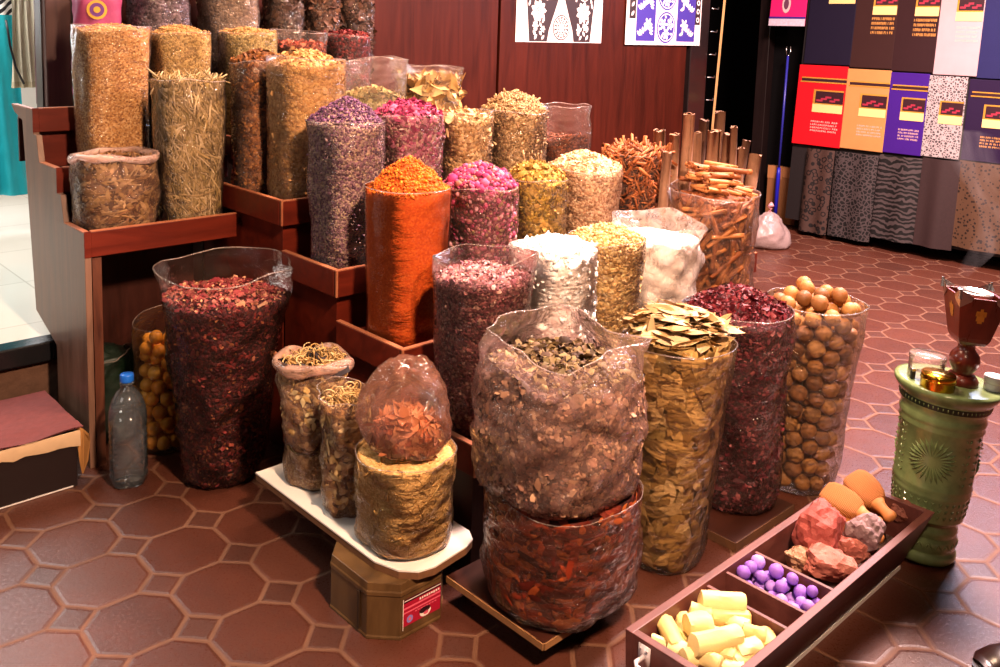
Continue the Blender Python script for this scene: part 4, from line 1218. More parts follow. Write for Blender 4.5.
for bb_ in (1.892, 1.908): mb.tube([(aL - .003, -bb_, .181), (aL - .005, -bb_, .181)], .003, 8)
mb.build('handle', M_plain('white_metal', 'd8ccd0', .3, .4), tb_)
mb = MB(); lbox(mb, aL + TW, aR - TW, fk(.1) + TW + .001, fb(.087) - TW - .001, .0872, .088); mb.build('dust', M_plain('spice_dust', '5a4038', .9, var=.8, bscale=80), tb_, smooth=False)

YEL = M_objrand('yellow_stick', ['ccb06c', 'e0c88c', 'd6bc7c', 'e8d4a0'], .6, 1, 35, .35, amount=.4, dark=.8)


def stick_mesh(seed, L_, r):
    rg = np.random.default_rng(seed); n = 14; V = []; F = []
    fr_ = [0, .04, .25, .5, .75, .96, 1]
    for i, u in enumerate(fr_):
        sc = .86 if i in (0, len(fr_) - 1) else 1
        for j in range(n):
            t = 2 * PI * j / n
            rr = r * sc * (1 + .10 * math.sin(2 * t + seed) + .06 * math.sin(5 * t + u * 4 + seed) + .04 * rg.normal())
            V.append(((u - .5) * L_ + (.10 * L_ * math.sin(t + seed) * .3 if i in (0, len(fr_) - 1) else 0), rr * math.cos(t), rr * math.sin(t)))
    m = len(fr_)
    for i in range(m - 1):
        for j in range(n):
            k = (j + 1) % n; F.append((i * n + j, i * n + k, (i + 1) * n + k, (i + 1) * n + j))
    F.append(tuple(reversed(range(n)))); F.append(tuple((m - 1) * n + j for j in range(n)))
    o = MB().add(V, F).build('sulphur_stick', YEL, auto=.7); me = o.data; bpy.data.objects.remove(o); return me


def z5(x, y): return 620 + x / 5, 540 + y / 5
ys = [(475, 232, 60, 45, .9, .172), (512, 312, 240, 10, 1.05, .190), (318, 318, 90, 20, 1.0, .168), (222, 452, 80, 150, 1.0, .172), (390, 418, 130, -10, 1.1, .192), (300, 430, 60, 130, .95, .155),
      (480, 505, 250, -60, 1.05, .205), (545, 385, 210, 8, 1.0, .165), (672, 472, 100, 30, 1.0, .170), (752, 505, 45, 85, .95, .160), (300, 552, 110, 50, .9, .170), (368, 582, 90, -20, .9, .178),
      (450, 606, 120, 60, .95, .178), (515, 565, 100, 30, 1.0, .178), (632, 545, 130, -30, 1.0, .182), (632, 606, 120, -50, 1.05, .170), (150, 478, 50, 20, .5, .165), (590, 425, 110, 60, .9, .160), (380, 360, 90, 40, .8, .165), (560, 640, 120, 20, .9, .165), (250, 510, 90, 60, .8, .140), (440, 470, 200, 60, .9, .140), (600, 500, 160, -40, .9, .138), (520, 400, 100, 130, .9, .130), (400, 520, 180, -30, .9, .135)]
for k, (x, y, dx, dy, s, z) in enumerate(ys):
    p = at(*z5(x, y), z); q1 = at(*z5(x - dx / 2, y - dy / 2), z); q2 = at(*z5(x + dx / 2, y + dy / 2), z)
    d = (q2 - q1); L_ = min(max(d.length * .92, .05), .125)
    a_, b_ = ab(p); a_ = min(max(a_, aL + .05), .71); b_ = min(max(b_, 1.90), 2.045); p = W(a_, b_, z)
    o = place('sulphur_stick', stick_mesh(k, L_, .0215 * s), (0, 0, 0), label='pale yellow stick piled in the end compartment of the long box, by the handle', cat='yellow stick', group='pale yellow sticks in the box')
    d.normalize(); o.matrix_world = Matrix.Translation(p) @ d.to_track_quat('X', 'Z').to_matrix().to_4x4() @ Matrix.Rotation(k * 1.1, 4, 'X')

PUR = M_objrand('purple_ball', ['7a50b0', '9c70cc', 'b088d8', '8a5cc0'], .6, 1, 50, .2, amount=.4, dark=.7)
pm = [ball_mesh('purple_ball', PUR, .0165, 2, .09, k + 20, .96) for k in range(4)]
pb_ = [(588, 110), (635, 120), (685, 107), (560, 150), (607, 163), (655, 160), (695, 158), (735, 174), (742, 135), (802, 168), (787, 212), (850, 220), (660, 204), (708, 224), (760, 250), (795, 264), (830, 287), (868, 280), (895, 237), (925, 272), (952, 232), (975, 284), (957, 322), (880, 327), (930, 347), (1003, 292), (620, 135), (725, 205), (820, 250), (905, 300)]
PP = []
for k, (x, y) in enumerate(pb_):
    rr = .0165 * (1.0 + .22 * math.sin(k * 2.3) * .6)
    a_, b_ = ab(at(*z5(x, y), .148)); a_ = min(max(a_, .852), .936); b_ = min(max(b_, 1.888), 2.046)
    PP.append([a_, b_, .145 + (.012 if k % 3 == 0 else 0), rr])
PP = np.array(PP); PP[:, :3] += np.random.default_rng(8).normal(size=(len(PP), 3)) * .002
for it in range(60):
    d = PP[:, None, :3] - PP[None, :, :3]; L_ = np.linalg.norm(d, axis=2) + np.eye(len(PP)) * 9
    ov = np.maximum(PP[:, None, 3] + PP[None, :, 3] - L_, 0); PP[:, :3] += (d / L_[..., None] * ov[..., None] * .35).sum(1)
    PP[:, 0] = np.clip(PP[:, 0], .851, .938); PP[:, 1] = np.clip(PP[:, 1], 1.888, 2.048); PP[:, 2] = np.clip(PP[:, 2], .128, .182)
for k in range(len(PP)):
    place('purple_ball', pm[k % 4], W(*PP[k, :3]), (k, k * 2, k * 3), 'small round purple ball in the second compartment of the long box', 'purple ball', 'purple balls in the box', (PP[k, 3] / .0165,) * 3)
mb = MB(); lbox(mb, .834, .955, 1.872, 2.045, .0885, .118); o = mb.build('compartment_fill', M_plain('purple_dust', '4a2c60', .9), tb_, smooth=False)


def rock(name, loc, size, seed, mat, rot=(0, 0, 0), label='', cat='rock', group=None, cuts=16, rough=.14):
    rg = np.random.default_rng(seed)
    bm = bmesh.new(); bmesh.ops.create_icosphere(bm, subdivisions=4, radius=1)
    pl = [(Vector(rg.normal(size=3)).normalized(), rg.uniform(.60, .92)) for _ in range(cuts)]
    for v in bm.verts:
        d = v.co.normalized(); k = 1.0
        for n_, dist in pl:
            c = d.dot(n_)
            if c > 1e-3: k = min(k, dist / c)
        nz = noise.fractal(d * 2.6 + Vector((seed, 0, 0)), .9, 2.0, 4)
        v.co = d * k * (1 + rough * nz)
        v.co = Vector((v.co.x * size[0], v.co.y * size[1], v.co.z * size[2]))
    me = bpy.data.meshes.new(name); bm.to_mesh(me); bm.free(); me.materials.append(mat)
    for f in me.polygons: f.use_smooth = True
    try: me.set_sharp_from_angle(angle=.30)
    except Exception: pass
    return place(name, me, loc, rot, label, cat, group)


def M_rock(name, c1, c2, c3):
    t = NT(name); co = t.coord(); n1 = t.noise(co, 14, 6, .7); n2 = t.noise(co, 60, 5, .7); v = t.voro(co, 45)
    c = t.ramp(n1, [(.3, lin(c1)), (.55, lin(c2)), (.75, lin(c3))])
    c = t.mix(t.math('MULTIPLY', n2, .5), c, lin(c1))
    h = t.math('ADD', t.math('MULTIPLY', n2, .8), v.outputs['Distance'])
    return t.done(t.pbr(c, .7, 0, t.bump(h, .6, .006), .35))


RED = M_rock('red_resin', '7a322c', '9c4a44', 'b46a60'); PINK = M_rock('pink_resin', '8a463c', 'b06a5e', 'cc9080')
GREY = M_rock('mauve_rock', '5a4648', '94787c', 'bca0a0'); TAN = M_rock('tan_rock', '7a5440', 'b08468', 'd0a890')
def z7(x, y): return 770 + x / 5.13, 460 + y / 5.13
def rk(x, y, z, size, seed, mat, label, rot=(0, 0, 0)):
    a_, b_ = ab(at(*z7(x, y), z)); b_ = min(max(b_, 1.93), 2.02); a_ = max(a_, 1.03)
    return rock('resin_rock', W(a_, b_, z), size, seed, mat, rot, label, 'rock', 'resin lumps in the long box')
rk(238, 350, .195, (.105, .075, .092), 3, RED, 'largest brick-red lump with flat faces, in the long box beside the purple balls', (.2, .1, .9))
rk(285, 540, .165, (.088, .058, .050), 5, PINK, 'grainy pinkish-red resin lump lying against the divider near the purple balls', (.1, .2, .3))
rk(480, 400, .180, (.060, .048, .072), 9, GREY, 'mauve-grey crusted lump at the front edge of the long box, beside the largest red lump', (.3, .2, .4))
rk(75, 470, .160, (.058, .042, .038), 12, TAN, 'tan-pink rough lump in the back corner beside the divider', (.2, .3, 1.2))
rk(412, 468, .150, (.062, .045, .055), 15, PINK, 'salmon resin lump wedged between the largest red lump and the mauve one', (.5, .2, .1))
rk(80, 340, .165, (.028, .024, .030), 18, TAN, 'small greenish-tan lump half hidden behind the largest red lump', (.1, .4, .2))


def M_scrub():
    t = NT('orange_clay'); co = t.coord(); sx = t.n('ShaderNodeSeparateXYZ'); t.l(co, sx.inputs[0])
    kx = t.math('SINE', t.math('MULTIPLY', t.math('ADD', sx.outputs[0], sx.outputs[1]), 900.0)); ky = t.math('SINE', t.math('MULTIPLY', t.math('SUBTRACT', sx.outputs[0], sx.outputs[1]), 900.0))
    h = t.math('ADD', t.math('MULTIPLY', t.math('MULTIPLY', kx, ky), .5), .5)
    n1 = t.noise(co, 20, 3)
    c = t.ramp(h, [(.2, lin('cc8448')), (.75, lin('9a5a28'))])
    c = t.mix(t.math('MULTIPLY', n1, .4), c, lin('9a5c2c'))
    return t.done(t.pbr(c, .7, 0, t.bump(t.math('SUBTRACT', 1.0, h), 1.0, .004), .3))
SCR = M_scrub(); SCRH = M_plain('smooth_clay', 'c07c44', .6, var=.4, bscale=30)


def scrubber(p, yaw, tilt, roll, L_, label):
    root = empty('foot_scrubber', (0, 0, 0)); tag(root, label, 'foot scrubber', 'clay foot scrubbers in the long box')
    root.matrix_world = Matrix.Translation(p) @ Matrix.Rotation(yaw, 4, 'Z') @ Matrix.Rotation(tilt, 4, 'Y') @ Matrix.Rotation(roll, 4, 'X')
    n, V, F = 20, [], []
    prof = [(-.5, .10), (-.48, .20), (-.40, .26), (-.25, .29), (-.05, .29), (.10, .26), (.2, .20), (.25, .15)]
    for u, w in prof:
        for j in range(n):
            t = 2 * PI * j / n; s = sq(np.array(t), 3.0); V.append((u * L_, w * L_ * s * math.cos(t), .50 * w * L_ * s * math.sin(t)))
    m = len(prof)
    for i in range(m - 1):
        for j in range(n): F.append((i * n + j, i * n + (j + 1) % n, (i + 1) * n + (j + 1) % n, (i + 1) * n + j))
    F.append(tuple(reversed(range(n)))); F.append(tuple((m - 1) * n + j for j in range(n)))
    MB().add(V, F).build('scrub_pad', SCR, root)
    hp = [(.24, .15), (.32, .11), (.42, .095), (.52, .105), (.58, .125), (.63, .11), (.66, .06)]
    V, F = [], []
    for u, w in hp:
        for j in range(n):
            t = 2 * PI * j / n; V.append((u * L_, w * L_ * math.cos(t), .75 * w * L_ * math.sin(t)))
    m = len(hp)
    for i in range(m - 1):
        for j in range(n): F.append((i * n + j, i * n + (j + 1) % n, (i + 1) * n + (j + 1) % n, (i + 1) * n + j))
    F.append(tuple(reversed(range(n)))); F.append(tuple((m - 1) * n + j for j in range(n)))
    MB().add(V, F).build('handle', SCRH, root)
    return root


def sb(x, y, x2, y2, z, L_, roll, label, tilt=.15):
    p = at(*z7(x, y), z); q = at(*z7(x2, y2), z); d = q - p
    a_, b_ = ab(p); b_ = min(max(b_, 1.92), 2.03); a_ = min(a_, 1.44)
    scrubber(W(a_, b_, z), math.atan2(d.y, d.x), tilt, roll, L_, label)
sb(340, 205, 520, 285, .200, .150, .5, 'orange waffle-textured clay foot scrubber lying behind the largest red lump')
sb(520, 165, 655, 265, .215, .155, .6, 'orange waffle-textured clay foot scrubber at the far end, its handle over the box corner', .2)
sb(300, 130, 420, 150, .175, .13, .2, 'orange foot scrubber half buried beneath the other two')
sb(420, 330, 590, 390, .160, .13, .2, 'orange foot scrubber with its knob showing beside the mauve lump')
rk(690, 270, .165, (.04, .03, .034), 22, M_rock('brown_rock', '4a2620', '7a4438', '94604e'), 'dark brown lump in the far corner of the long box', (.1, .4, .2))

# ------------------------------------------------------------------ green ceramic pedestal and what stands on it
pc = Vector((1.372, 2.512, 0)); PT = Matrix.Rotation(math.radians(3.6), 4, 'Y')
ped = tag(empty('pedestal', pc), 'green glazed ceramic pedestal with a carved sunburst, standing by the end of the long box', 'pedestal')
tg = NT('green_glaze'); co = tg.coord(); n1 = tg.noise(co, 30, 4)
GREEN = tg.done(tg.pbr(tg.mix(n1, lin('50623c'), lin('869a66')), .22, 0, tg.bump(n1, .1, .004), .5, .4))
prof = [(.082, 0), (.090, .004), (.094, .016), (.091, .030), (.085, .034), (.085, .040), (.089, .046), (.089, .074), (.084, .080), (.084, .084), (.088, .092), (.086, .104), (.080, .116), (.081, .124),
        (.092, .130), (.096, .134), (.096, .138), (.103, .205), (.106, .214), (.102, .222), (.107, .230), (.104, .236), (.110, .400), (.114, .406), (.110, .414), (.114, .422), (.116, .432), (.113, .442), (.112, .448),
        (.116, .462), (.120, .468), (.121, .486), (.125, .492), (.133, .502), (.139, .512), (.1405, .520), (.138, .526), (.128, .5275), (.02, .5265), (.0, .5265)]
body = MB().lathe(prof, 64, 0, False).build('pedestal_body', GREEN, ped)
fa = math.atan2(-pc.y, -pc.x) - .10
def rb(z): return .104 + (.110 - .104) * (z - .236) / (.40 - .236)
mb = MB()
def relief(th, z, dt, dz, h, rfun):
    """one raised facet: a small pyramid ridge on the curved wall; (dt, dz) half length vector, width across it"""
    pass
def ridge(p, q, w, h, rfun):
    (t0, z0_), (t1, z1_) = p, q; R0 = rfun((z0_ + z1_) / 2)
    dx, dz = (t1 - t0) * R0, z1_ - z0_; L_ = math.hypot(dx, dz); nx, nz_ = -dz / L_ * w, dx / L_ * w
    tm, zm = t0 + (t1 - t0) * .62, z0_ + (z1_ - z0_) * .62
    P = [(t0, z0_, 0), (tm + nx / R0, zm + nz_, 0), (t1, z1_, 0), (tm - nx / R0, zm - nz_, 0), (tm, zm, h)]
    V = []
    for t, z, hh in P:
        R = rfun(z) + hh - .0006; V.append((R * math.cos(t), R * math.sin(t), z))
    mb.add(V, [(0, 1, 4), (1, 2, 4), (2, 3, 4), (3, 0, 4)])
for c_ in range(3):
    mb = MB(); tc = fa + c_ * 2 * PI / 3; zc = .318
    for k in range(26):
        an = 2 * PI * k / 26; r0, r1 = .010, .070
        ridge((tc + r0 * math.cos(an) / .107, zc + r0 * math.sin(an)), (tc + r1 * math.cos(an) / .107, zc + r1 * math.sin(an)), .0048, .0085, rb)
    for s in (-1, 1):
        for k in range(7):                     # leaf borders either side
            z = .25 + k * .022; t = tc + s * .86
            ridge((t, z), (t + .10, z + .014), .0035, .004, rb); ridge((t, z), (t - .10, z + .014), .0035, .004, rb)
    mb.build('carved_sunburst', GREEN, ped, smooth=False)
mb = MB()
rl_ = lambda z: .096 + (.103 - .096) * (z - .138) / .067
for k in range(34):
    t = 2 * PI * k / 34
    for j in range(3):
        z = .144 + j * .020; ridge((t, z), (t + .12, z + .018), .0026, .0035, rl_); ridge((t + .12, z), (t, z + .018), .0026, .0035, rl_)
mb.build('carved_lattice', GREEN, ped, smooth=False); mb = MB()
for k in range(22):
    t = 2 * PI * k / 22; ridge((t, .048), (t + .14, .072), .004, .004, lambda z: .089); ridge((t + .28, .048), (t + .14, .072),   .004, .004, lambda z: .089)
mb.build('carved_foot_band', GREEN, ped, smooth=False); mb = MB()
for k in range(60):
    t = 2 * PI * k / 60; ridge((t, .469), (t, .485), .0035, .003, lambda z: .1205)
mb.build('carved_rim_band', GREEN, ped, smooth=False)
MB().lathe([(.1207, .4690), (.1217, .4850)], 48, 0, False).build('dark_band', M_plain('dark_glaze', '1c2418', .3), ped)
zp = .5275
# incense burner
ib_ = pc + Vector((.034, -.006, zp)); inc = tag(empty('incense_burner', ib_, math.radians(-8)), 'brown wooden incense burner with silver corners and gold emblems on the green pedestal', 'incense burner')
BUR = M_wood('burner_wood', '541a10', '7c2c1c', (12, 12, 4), .3, .4)
MB().lathe([(.040, 0), (.042, .004), (.042, .012), (.036, .020), (.030, .026)], 40).build('foot', BUR, inc)
MB().lathe([(.028, .024), (.024, .030), (.030, .038), (.0365, .050), (.038, .060), (.034, .072), (.026, .080), (.021, .086), (.021, .096), (.026, .102)], 36).build('stem', BUR, inc)
mb = MB(); V = []
lv = [(.030, .100), (.036, .108), (.040, .118), (.060, .215), (.052, .215), (.044, .150)]
for h_, z in lv: V += [(-h_, -h_, z), (h_, -h_, z), (h_, h_, z), (-h_, h_, z)]
F = [(3, 2, 1, 0)]
for i in range(len(lv) - 1):
    for j in range(4): F.append((i * 4 + j, i * 4 + (j + 1) % 4, (i + 1) * 4 + (j + 1) % 4, (i + 1) * 4 + j))
F.append(tuple(20 + j for j in range(4)))
mb.add(V, F).build('cup', BUR, inc, smooth=False, bevel=.0015)
for sx in (-1, 1):
    for sy in (-1, 1):
        mb = MB(); h_ = .0605
        for (ux, uy) in ((-sx, 0), (0, -sy)):
            e = .001
            mb.add([(sx * (h_ + e), sy * (h_ + e), .232), (sx * (h_ + e) + ux * .035, sy * (h_ + e) + uy * .035, .217), (sx * (h_ + e) * .99 + ux * .03, sy * (h_ + e) * .99 + uy * .03, .207), (sx * .056, sy * .056, .190)], [(0, 1, 2, 3)])
        mb.tube([(sx * .060, sy * .060, .212), (sx * .062, sy * .062, .234)], [.006, .003], 8)
        mb.build('silver_corner', STEEL, inc, smooth=False)
for k in range(4):
    mb = MB(); R = Matrix.Rotation(k * PI / 2, 4, 'Z'); sl_ = (.060 - .040) / .097
    yf = lambda z: -(.040 + (z - .118) * sl_) - .0012
    def q(cx, z, w, hh):
        mb.add([tuple(R @ Vector((cx - w, yf(z - hh), z - hh))), tuple(R @ Vector((cx + w, yf(z - hh), z - hh))), tuple(R @ Vector((cx + w * .9, yf(z + hh), z + hh))), tuple(R @ Vector((cx - w * .9, yf(z + hh), z + hh)))], [(0, 1, 2, 3)])
    q(0, .172, .010, .010); q(-.008, .180, .005, .006); q(.008, .180, .005, .006); q(0, .187, .004, .005); q(0, .160, .006, .003)
    mb.build('gold_emblem', GOLD, inc, smooth=False)
MB().lathe([(.020, .150), (.038, .208), (.043, .219), (.041, .221), (.034, .206), (.012, .185), (0, .184)], 32, 0, False).build('metal_bowl', STEEL, inc)
MB().lathe([(0, .2), (.034, .2), (.036, .207)], 24, 0, False).build('charcoal_bed', M_plain('charcoal', '15110f', .8, bump=1, bscale=60), inc)
inc.scale = (1.08, 1.08, 1.25)
# brass tin, clear jar, white jar, lighter-like stub
bt = tag(empty('brass_tin', pc + Vector((-.066, -.066, zp))), 'round polished brass tin lying on the green pedestal, beside the burner foot', 'tin')
MB().lathe([(.040, 0), (.042, .003), (.042, .022), (.0435, .023), (.0435, .033), (.041, .036), (0, .037)], 40).build('tin_body', BRASS, bt)
MB().lathe([(.0438, .0215), (.0448, .0228), (.0438, .024)], 40, 0, False).build('bead', BRASS, bt)
jr = tag(empty('clear_jar', pc + Vector((-.052, .030, zp))), 'low clear pinkish jar behind the brass tin on the green pedestal', 'jar')
MB().lathe([(.040, 0), (.043, .004), (.044, .045), (.042, .050), (.042, .056)], 36, 0, True).build('jar_body', M_plastic('jar_glass', .35, 'ffd0cc', .08, .2), jr)
MB().lathe([(.0435, .048), (.0455, .049), (.0455, .060), (.043, .062), (.0, .0625)], 36, 0, False).build('lid', M_plastic('jar_lid', .4, 'ffe0dc', .08, .2), jr)
wj = tag(empty('white_jar', pc + Vector((.108, -.040, zp))), 'small white screw-top jar at the pedestal edge beside the burner', 'jar')
MB().lathe([(.022, 0), (.025, .003), (.025, .020), (.023, .024)], 32).build('jar_body', WHITEP, wj)
MB().lathe([(.026, .024), (.027, .026), (.027, .042), (.025, .045), (0, .0455)], 40, fn=lambda t, z: 1 + .012 * math.cos(24 * t)).build('lid', WHITEP, wj)
st = tag(empty('charcoal_box', pc + Vector((-.108, -.008, zp))), 'tiny dark upright stub at the rim of the pedestal, beside the clear jar', 'stub')
mb = MB(); mb.box(-.006, .006, -.005, .005, 0, .026); mb.build('stub_body', BLACKP, st, smooth=False, bevel=.001)
mb = MB(); mb.box(-.006, .006, -.005, .005, .0262, .034); mb.build('stub_cap', STEEL, st, smooth=False, bevel=.001)

bt.scale = (1.05, 1.05, 1.3); jr.scale = (1.1, 1.1, 1.1)
for o in (ped, inc, bt, jr, wj, st):                 # the whole pedestal leans a little
    bpy.context.view_layer.update()
    o.matrix_world = Matrix.Translation(pc) @ PT @ Matrix.Translation(-pc) @ o.matrix_world
ped.location.z += .004
# dark shoe tip at the edge of the view
sh = tag(empty('shoe', at(1000, 668, 0) + Vector((.062, .004, 0)), math.radians(10)), 'dark brown-black rounded shoe toe on the tiles near the pedestal', 'shoe')
prof = [(-.12, .030, .022), (-.105, .043, .040), (-.07, .050, .052), (-.02, .049, .060), (.04, .044, .078), (.09, .043, .090), (.13, .036, .085), (.145, .02, .07)]
V, F, n = [], [], 16
for x, w, h_ in prof:
    for j in range(n):
        t = PI * j / (n - 1); V.append((x, w * math.cos(t), .012 + (h_ - .012) * math.sin(t) ** .8))
m = len(prof)
for i in range(m - 1):
    for j in range(n - 1): F.append((i * n + j, i * n + j + 1, (i + 1) * n + j + 1, (i + 1) * n + j))
    F.append((i * n, (i + 1) * n, (i + 1) * n + n - 1, i * n + n - 1))
F.append(tuple(range(n))); F.append(tuple((m - 1) * n + j for j in reversed(range(n))))
MB().add(V, F).build('upper', M_plain('shoe_leather', '24100e', .3, coat=.3), sh)
V = []; n = 28
for z in (0, .012):
    for j in range(n):
        t = 2 * PI * j / n; V.append((.01 + .15 * math.cos(t) * (1 if math.cos(t) > 0 else .98), (.054 - .012 * math.cos(t) * .5) * math.sin(t), z))
MB().add(V, [tuple(reversed(range(n))), tuple(range(n, 2 * n))] + [(j, (j + 1) % n, n + (j + 1) % n, n + j) for j in range(n)]).build('sole', BLACKP, sh, smooth=False)

# ------------------------------------------------------------------ helpers for things standing on upright planes
def _ray(x, y):
    g = at(x, y, 0.0); return np.array([g.x, g.y, -CAMH])


def hit_b(x, y, b):
    d = _ray(x, y); n = D2; C0 = np.array([0, 0, CAMH]); t = (n @ (P0 + D2 * b - C0)) / (n @ d); p = C0 + d * t
    return float((p - P0) @ D1), float(p[2])


def hit_a(x, y, a):
    d = _ray(x, y); n = D1; C0 = np.array([0, 0, CAMH]); t = (n @ (P0 + D1 * a - C0)) / (n @ d); p = C0 + d * t
    return float((p - P0) @ D2), float(p[2])


# ------------------------------------------------------------------ low mat-covered box at the left
mbx = tag(empty('mat_box', W(0, 0, 0), A0), 'low dark box covered by a worn maroon mat with a torn paper edge', 'box')
mb = MB(); lbox(mb, -1.2, -.115, -.27, .085, 0, .185); mb.build('box_body', M_plain('dark_box', '1c0c0c', .5, var=.5, bscale=20), mbx, smooth=False, bevel=.003)
mb = MB(); n1, n2 = 40, 16; V = []
for i in range(n1):
    for j in range(n2):
        a = -1.22 + 1.125 * i / (n1 - 1); b = -.285 + .375 * j / (n2 - 1)
        z = .1955 + .005 * noise.noise(Vector((a * 7, b * 9, 3))) + (.006 if j > 12 else 0) * math.sin(i * .7)
        V.append((a, -b, z))
V2 = [(x, y, z - .004) for x, y, z in V]
F = []
for i in range(n1 - 1):
    for j in range(n2 - 1):
        a = i * n2 + j; F.append((a, a + 1, a + n2 + 1, a + n2)); a += n1 * n2; F.append((a, a + n2, a + n2 + 1, a + 1))
mb.add(V + V2, F)
for k in range(n1 - 1):
    pass
mb.build('mat', M_plain('maroon_mat', '7c3836', .85, var=.7, bscale=40, bump=.3), mbx)
mb = MB(); V = []; n = 34; rg = np.random.default_rng(6)
for i in range(n):
    a = -1.2 + 1.095 * i / (n - 1); V += [(a, -.088, .188), (a, -.092, .178), (a, -.0905, .163 - .012 * rg.uniform(0, 1) - .02 * (i / n) ** 3)]
F = [(i * 3 + j, i * 3 + j + 1, i * 3 + 4 + j, i * 3 + 3 + j) for i in range(n - 1) for j in (0, 1)]
mb.add(V, F).build('torn_paper_edge', M_plain('torn_paper', 'c8a884', .8, var=.4, bscale=30), mbx)
mb = MB(); V = []
fp = [(-.108, .06, .186), (-.085, .055, .165), (-.062, .035, .135), (-.050, .01, .10), (-.070, .045, .05), (-.098, .080, .03), (-.108, .085, .08)]
V = [(a, -b, z) for a, b, z in fp] + [(a + .006, -b + .006, z + .003) for a, b, z in fp]; n = len(fp)
mb.add(V, [tuple(range(n)), tuple(reversed(range(n, 2 * n)))] + [(i, n + i, n + (i + 1) % n, (i + 1) % n) for i in range(n)])
mb.build('cardboard_flap', M_plain('cardboard', 'a8743c', .8, var=.5, bscale=25), mbx, smooth=False)
mb = MB(); lbox(mb, -1.2, -.13, .0855, .0875, .002, .006); mb.build('metal_edge', M_plain('pale_strip', 'd8d0cc', .4), mbx, smooth=False)

# ------------------------------------------------------------------ bags on the highest shelf (their tops rise out of view)
zt = ZT[0] - .042
HB = [(158, 'bag of dim purplish-grey buds on the top shelf, behind the coriander bag', ['4a3c44', '6a5660', '7c6a70', '3a2c34'], .56, .05),
      (228, 'tall nearly empty clear bag on the top shelf behind the grey-tan cumin', ['7a6250', '8c7462', '5c4a40'], .54, .12),
      (283, 'dark brown bag of husks on the top shelf behind the olive-tan seeds', ['2c1c16', '4a3226', '5e4434'], .54, .05),
      (322, 'dark bag of knotted brown pods on the top shelf, over the reddish petals', ['3a2218', '5c3828', '7a5440', '24140e'], .56, .05),
      (356, 'dark bag of brown pods at the wall end of the top shelf, over the barberries', ['34201a', '54362a', '6c4a3a', '20120e'], .56, .05)]
tray(sr, .60, 1.50, -.78, -.50, ZT[0])
mb = MB(); lbox(mb, .625, 1.48, -.78, -.535, 0, ZT[0] - .059); mb.build('carcass', WOODD, sr, smooth=False)
prev = None
for k, (x, lab, cols, fillh, hz) in enumerate(HB):
    b_ = -.645; a_, _ = hit_b(x, 15, b_)
    rw = (.112, .112, .080, .072, .068)[k]
    S = Sack(rw, rw * 1.02, fillh, .02, 2.6, 1.0, 60 + k, wob=.007)
    bag('high%d' % k, lab, a_, b_, zt, S, .64, 60 + k, M_grain('high%d' % k, cols, .012, .9),
        [L('side', 420, 'flake', (.03 if k > 1 else .012, .018 if k > 1 else .008, .01), M_chip('highchip%d' % k, cols + [cols[-2]]), .5, 0)], M_plastic('high_film%d' % k, hz, 'e8d0c8', .1, .7, (6, 6, 10)), rimwob=.02)
a_, _ = hit_b(97, 12, -.61)
pk = tag(empty('cloth_bundle', W(a_, -.61, zt), A0), 'magenta cloth bundle with gold and purple medallion, above the coriander bag', 'cloth bundle')
S = Sack(.080, .088, .445, .05, 2.3, .9, 77, wob=.012)
mb = MB(); body_mesh(mb, S, 0, 40, 16, 8); mb.build('bundle_body', M_plain('magenta_cloth', '8a2c54', .7, var=.5, bscale=16, bump=.4), pk)
fa = face_angle(a_, -.61); mb = MB(); e = .094
for r_, m_, d_ in ((.036, 0, 0), (.026, 1, .0015), (.012, 0, .003)):
    C = Vector((math.cos(fa), math.sin(fa), 0)) * (e + d_) + Vector((0, 0, .40)); T = Vector((-math.sin(fa), math.cos(fa), 0))
    V = [tuple(C)] + [tuple(C + T * r_ * math.cos(2 * PI * i / 20) + Vector((0, 0, 1)) * r_ * math.sin(2 * PI * i / 20)) for i in range(20)]
    mb.add(V, [(0, 1 + i, 1 + (i + 1) % 20) for i in range(20)], m_)
mb.build('medallion', [GOLD, M_plain('purple_cloth', '5a2a6a', .7)], pk, smooth=False)

# ------------------------------------------------------------------ henna posters on the wall
def polyfan(mb, pts, m, d):
    """filled outline through a bmesh so that hollows stay hollow"""
    bm = bmesh.new(); vs = [bm.verts.new((u, d, v)) for u, v in pts]; f = bm.faces.new(vs)
    bmesh.ops.triangulate(bm, faces=[f]); bm.verts.index_update()
    mb.add([tuple(v.co) for v in bm.verts], [tuple(v.index for v in f.verts) for f in bm.faces], m); bm.free()


def pdisc(mb, u, v, r, m, d, su=1, seg=18, a0=0):
    polyfan(mb, [(u + r * su * math.cos(a0 + 2 * PI * i / seg), v + r * math.sin(a0 + 2 * PI * i / seg)) for i in range(seg)], m, d)


def pring(mb, u, v, r0, r1, m, d, seg=24):
    V = [(u + r * math.cos(2 * PI * i / seg), d, v + r * math.sin(2 * PI * i / seg)) for r in (r0, r1) for i in range(seg)]
    mb.add(V, [(i, (i + 1) % seg, seg + (i + 1) % seg, seg + i) for i in range(seg)], m)


def petal(mb, u, v, ang, l, w, m, d):
    c, s = math.cos(ang), math.sin(ang)
    P = [(0, 0), (.35, w), (.75, w * .8), (1, 0), (.75, -w * .8), (.35, -w)]
    polyfan(mb, [(u + l * (p * c - q * s), v + l * (p * s + q * c)) for p, q in P], m, d)


def flower(mb, u, v, r, m, d, n=8, core=None):
    for k in range(n): petal(mb, u + .22 * r * math.cos(2 * PI * k / n), v + .22 * r * math.sin(2 * PI * k / n), 2 * PI * k / n, r * .8, .3, m, d)
    pring(mb, u, v, r * .08, r * .2, m, d, 10)


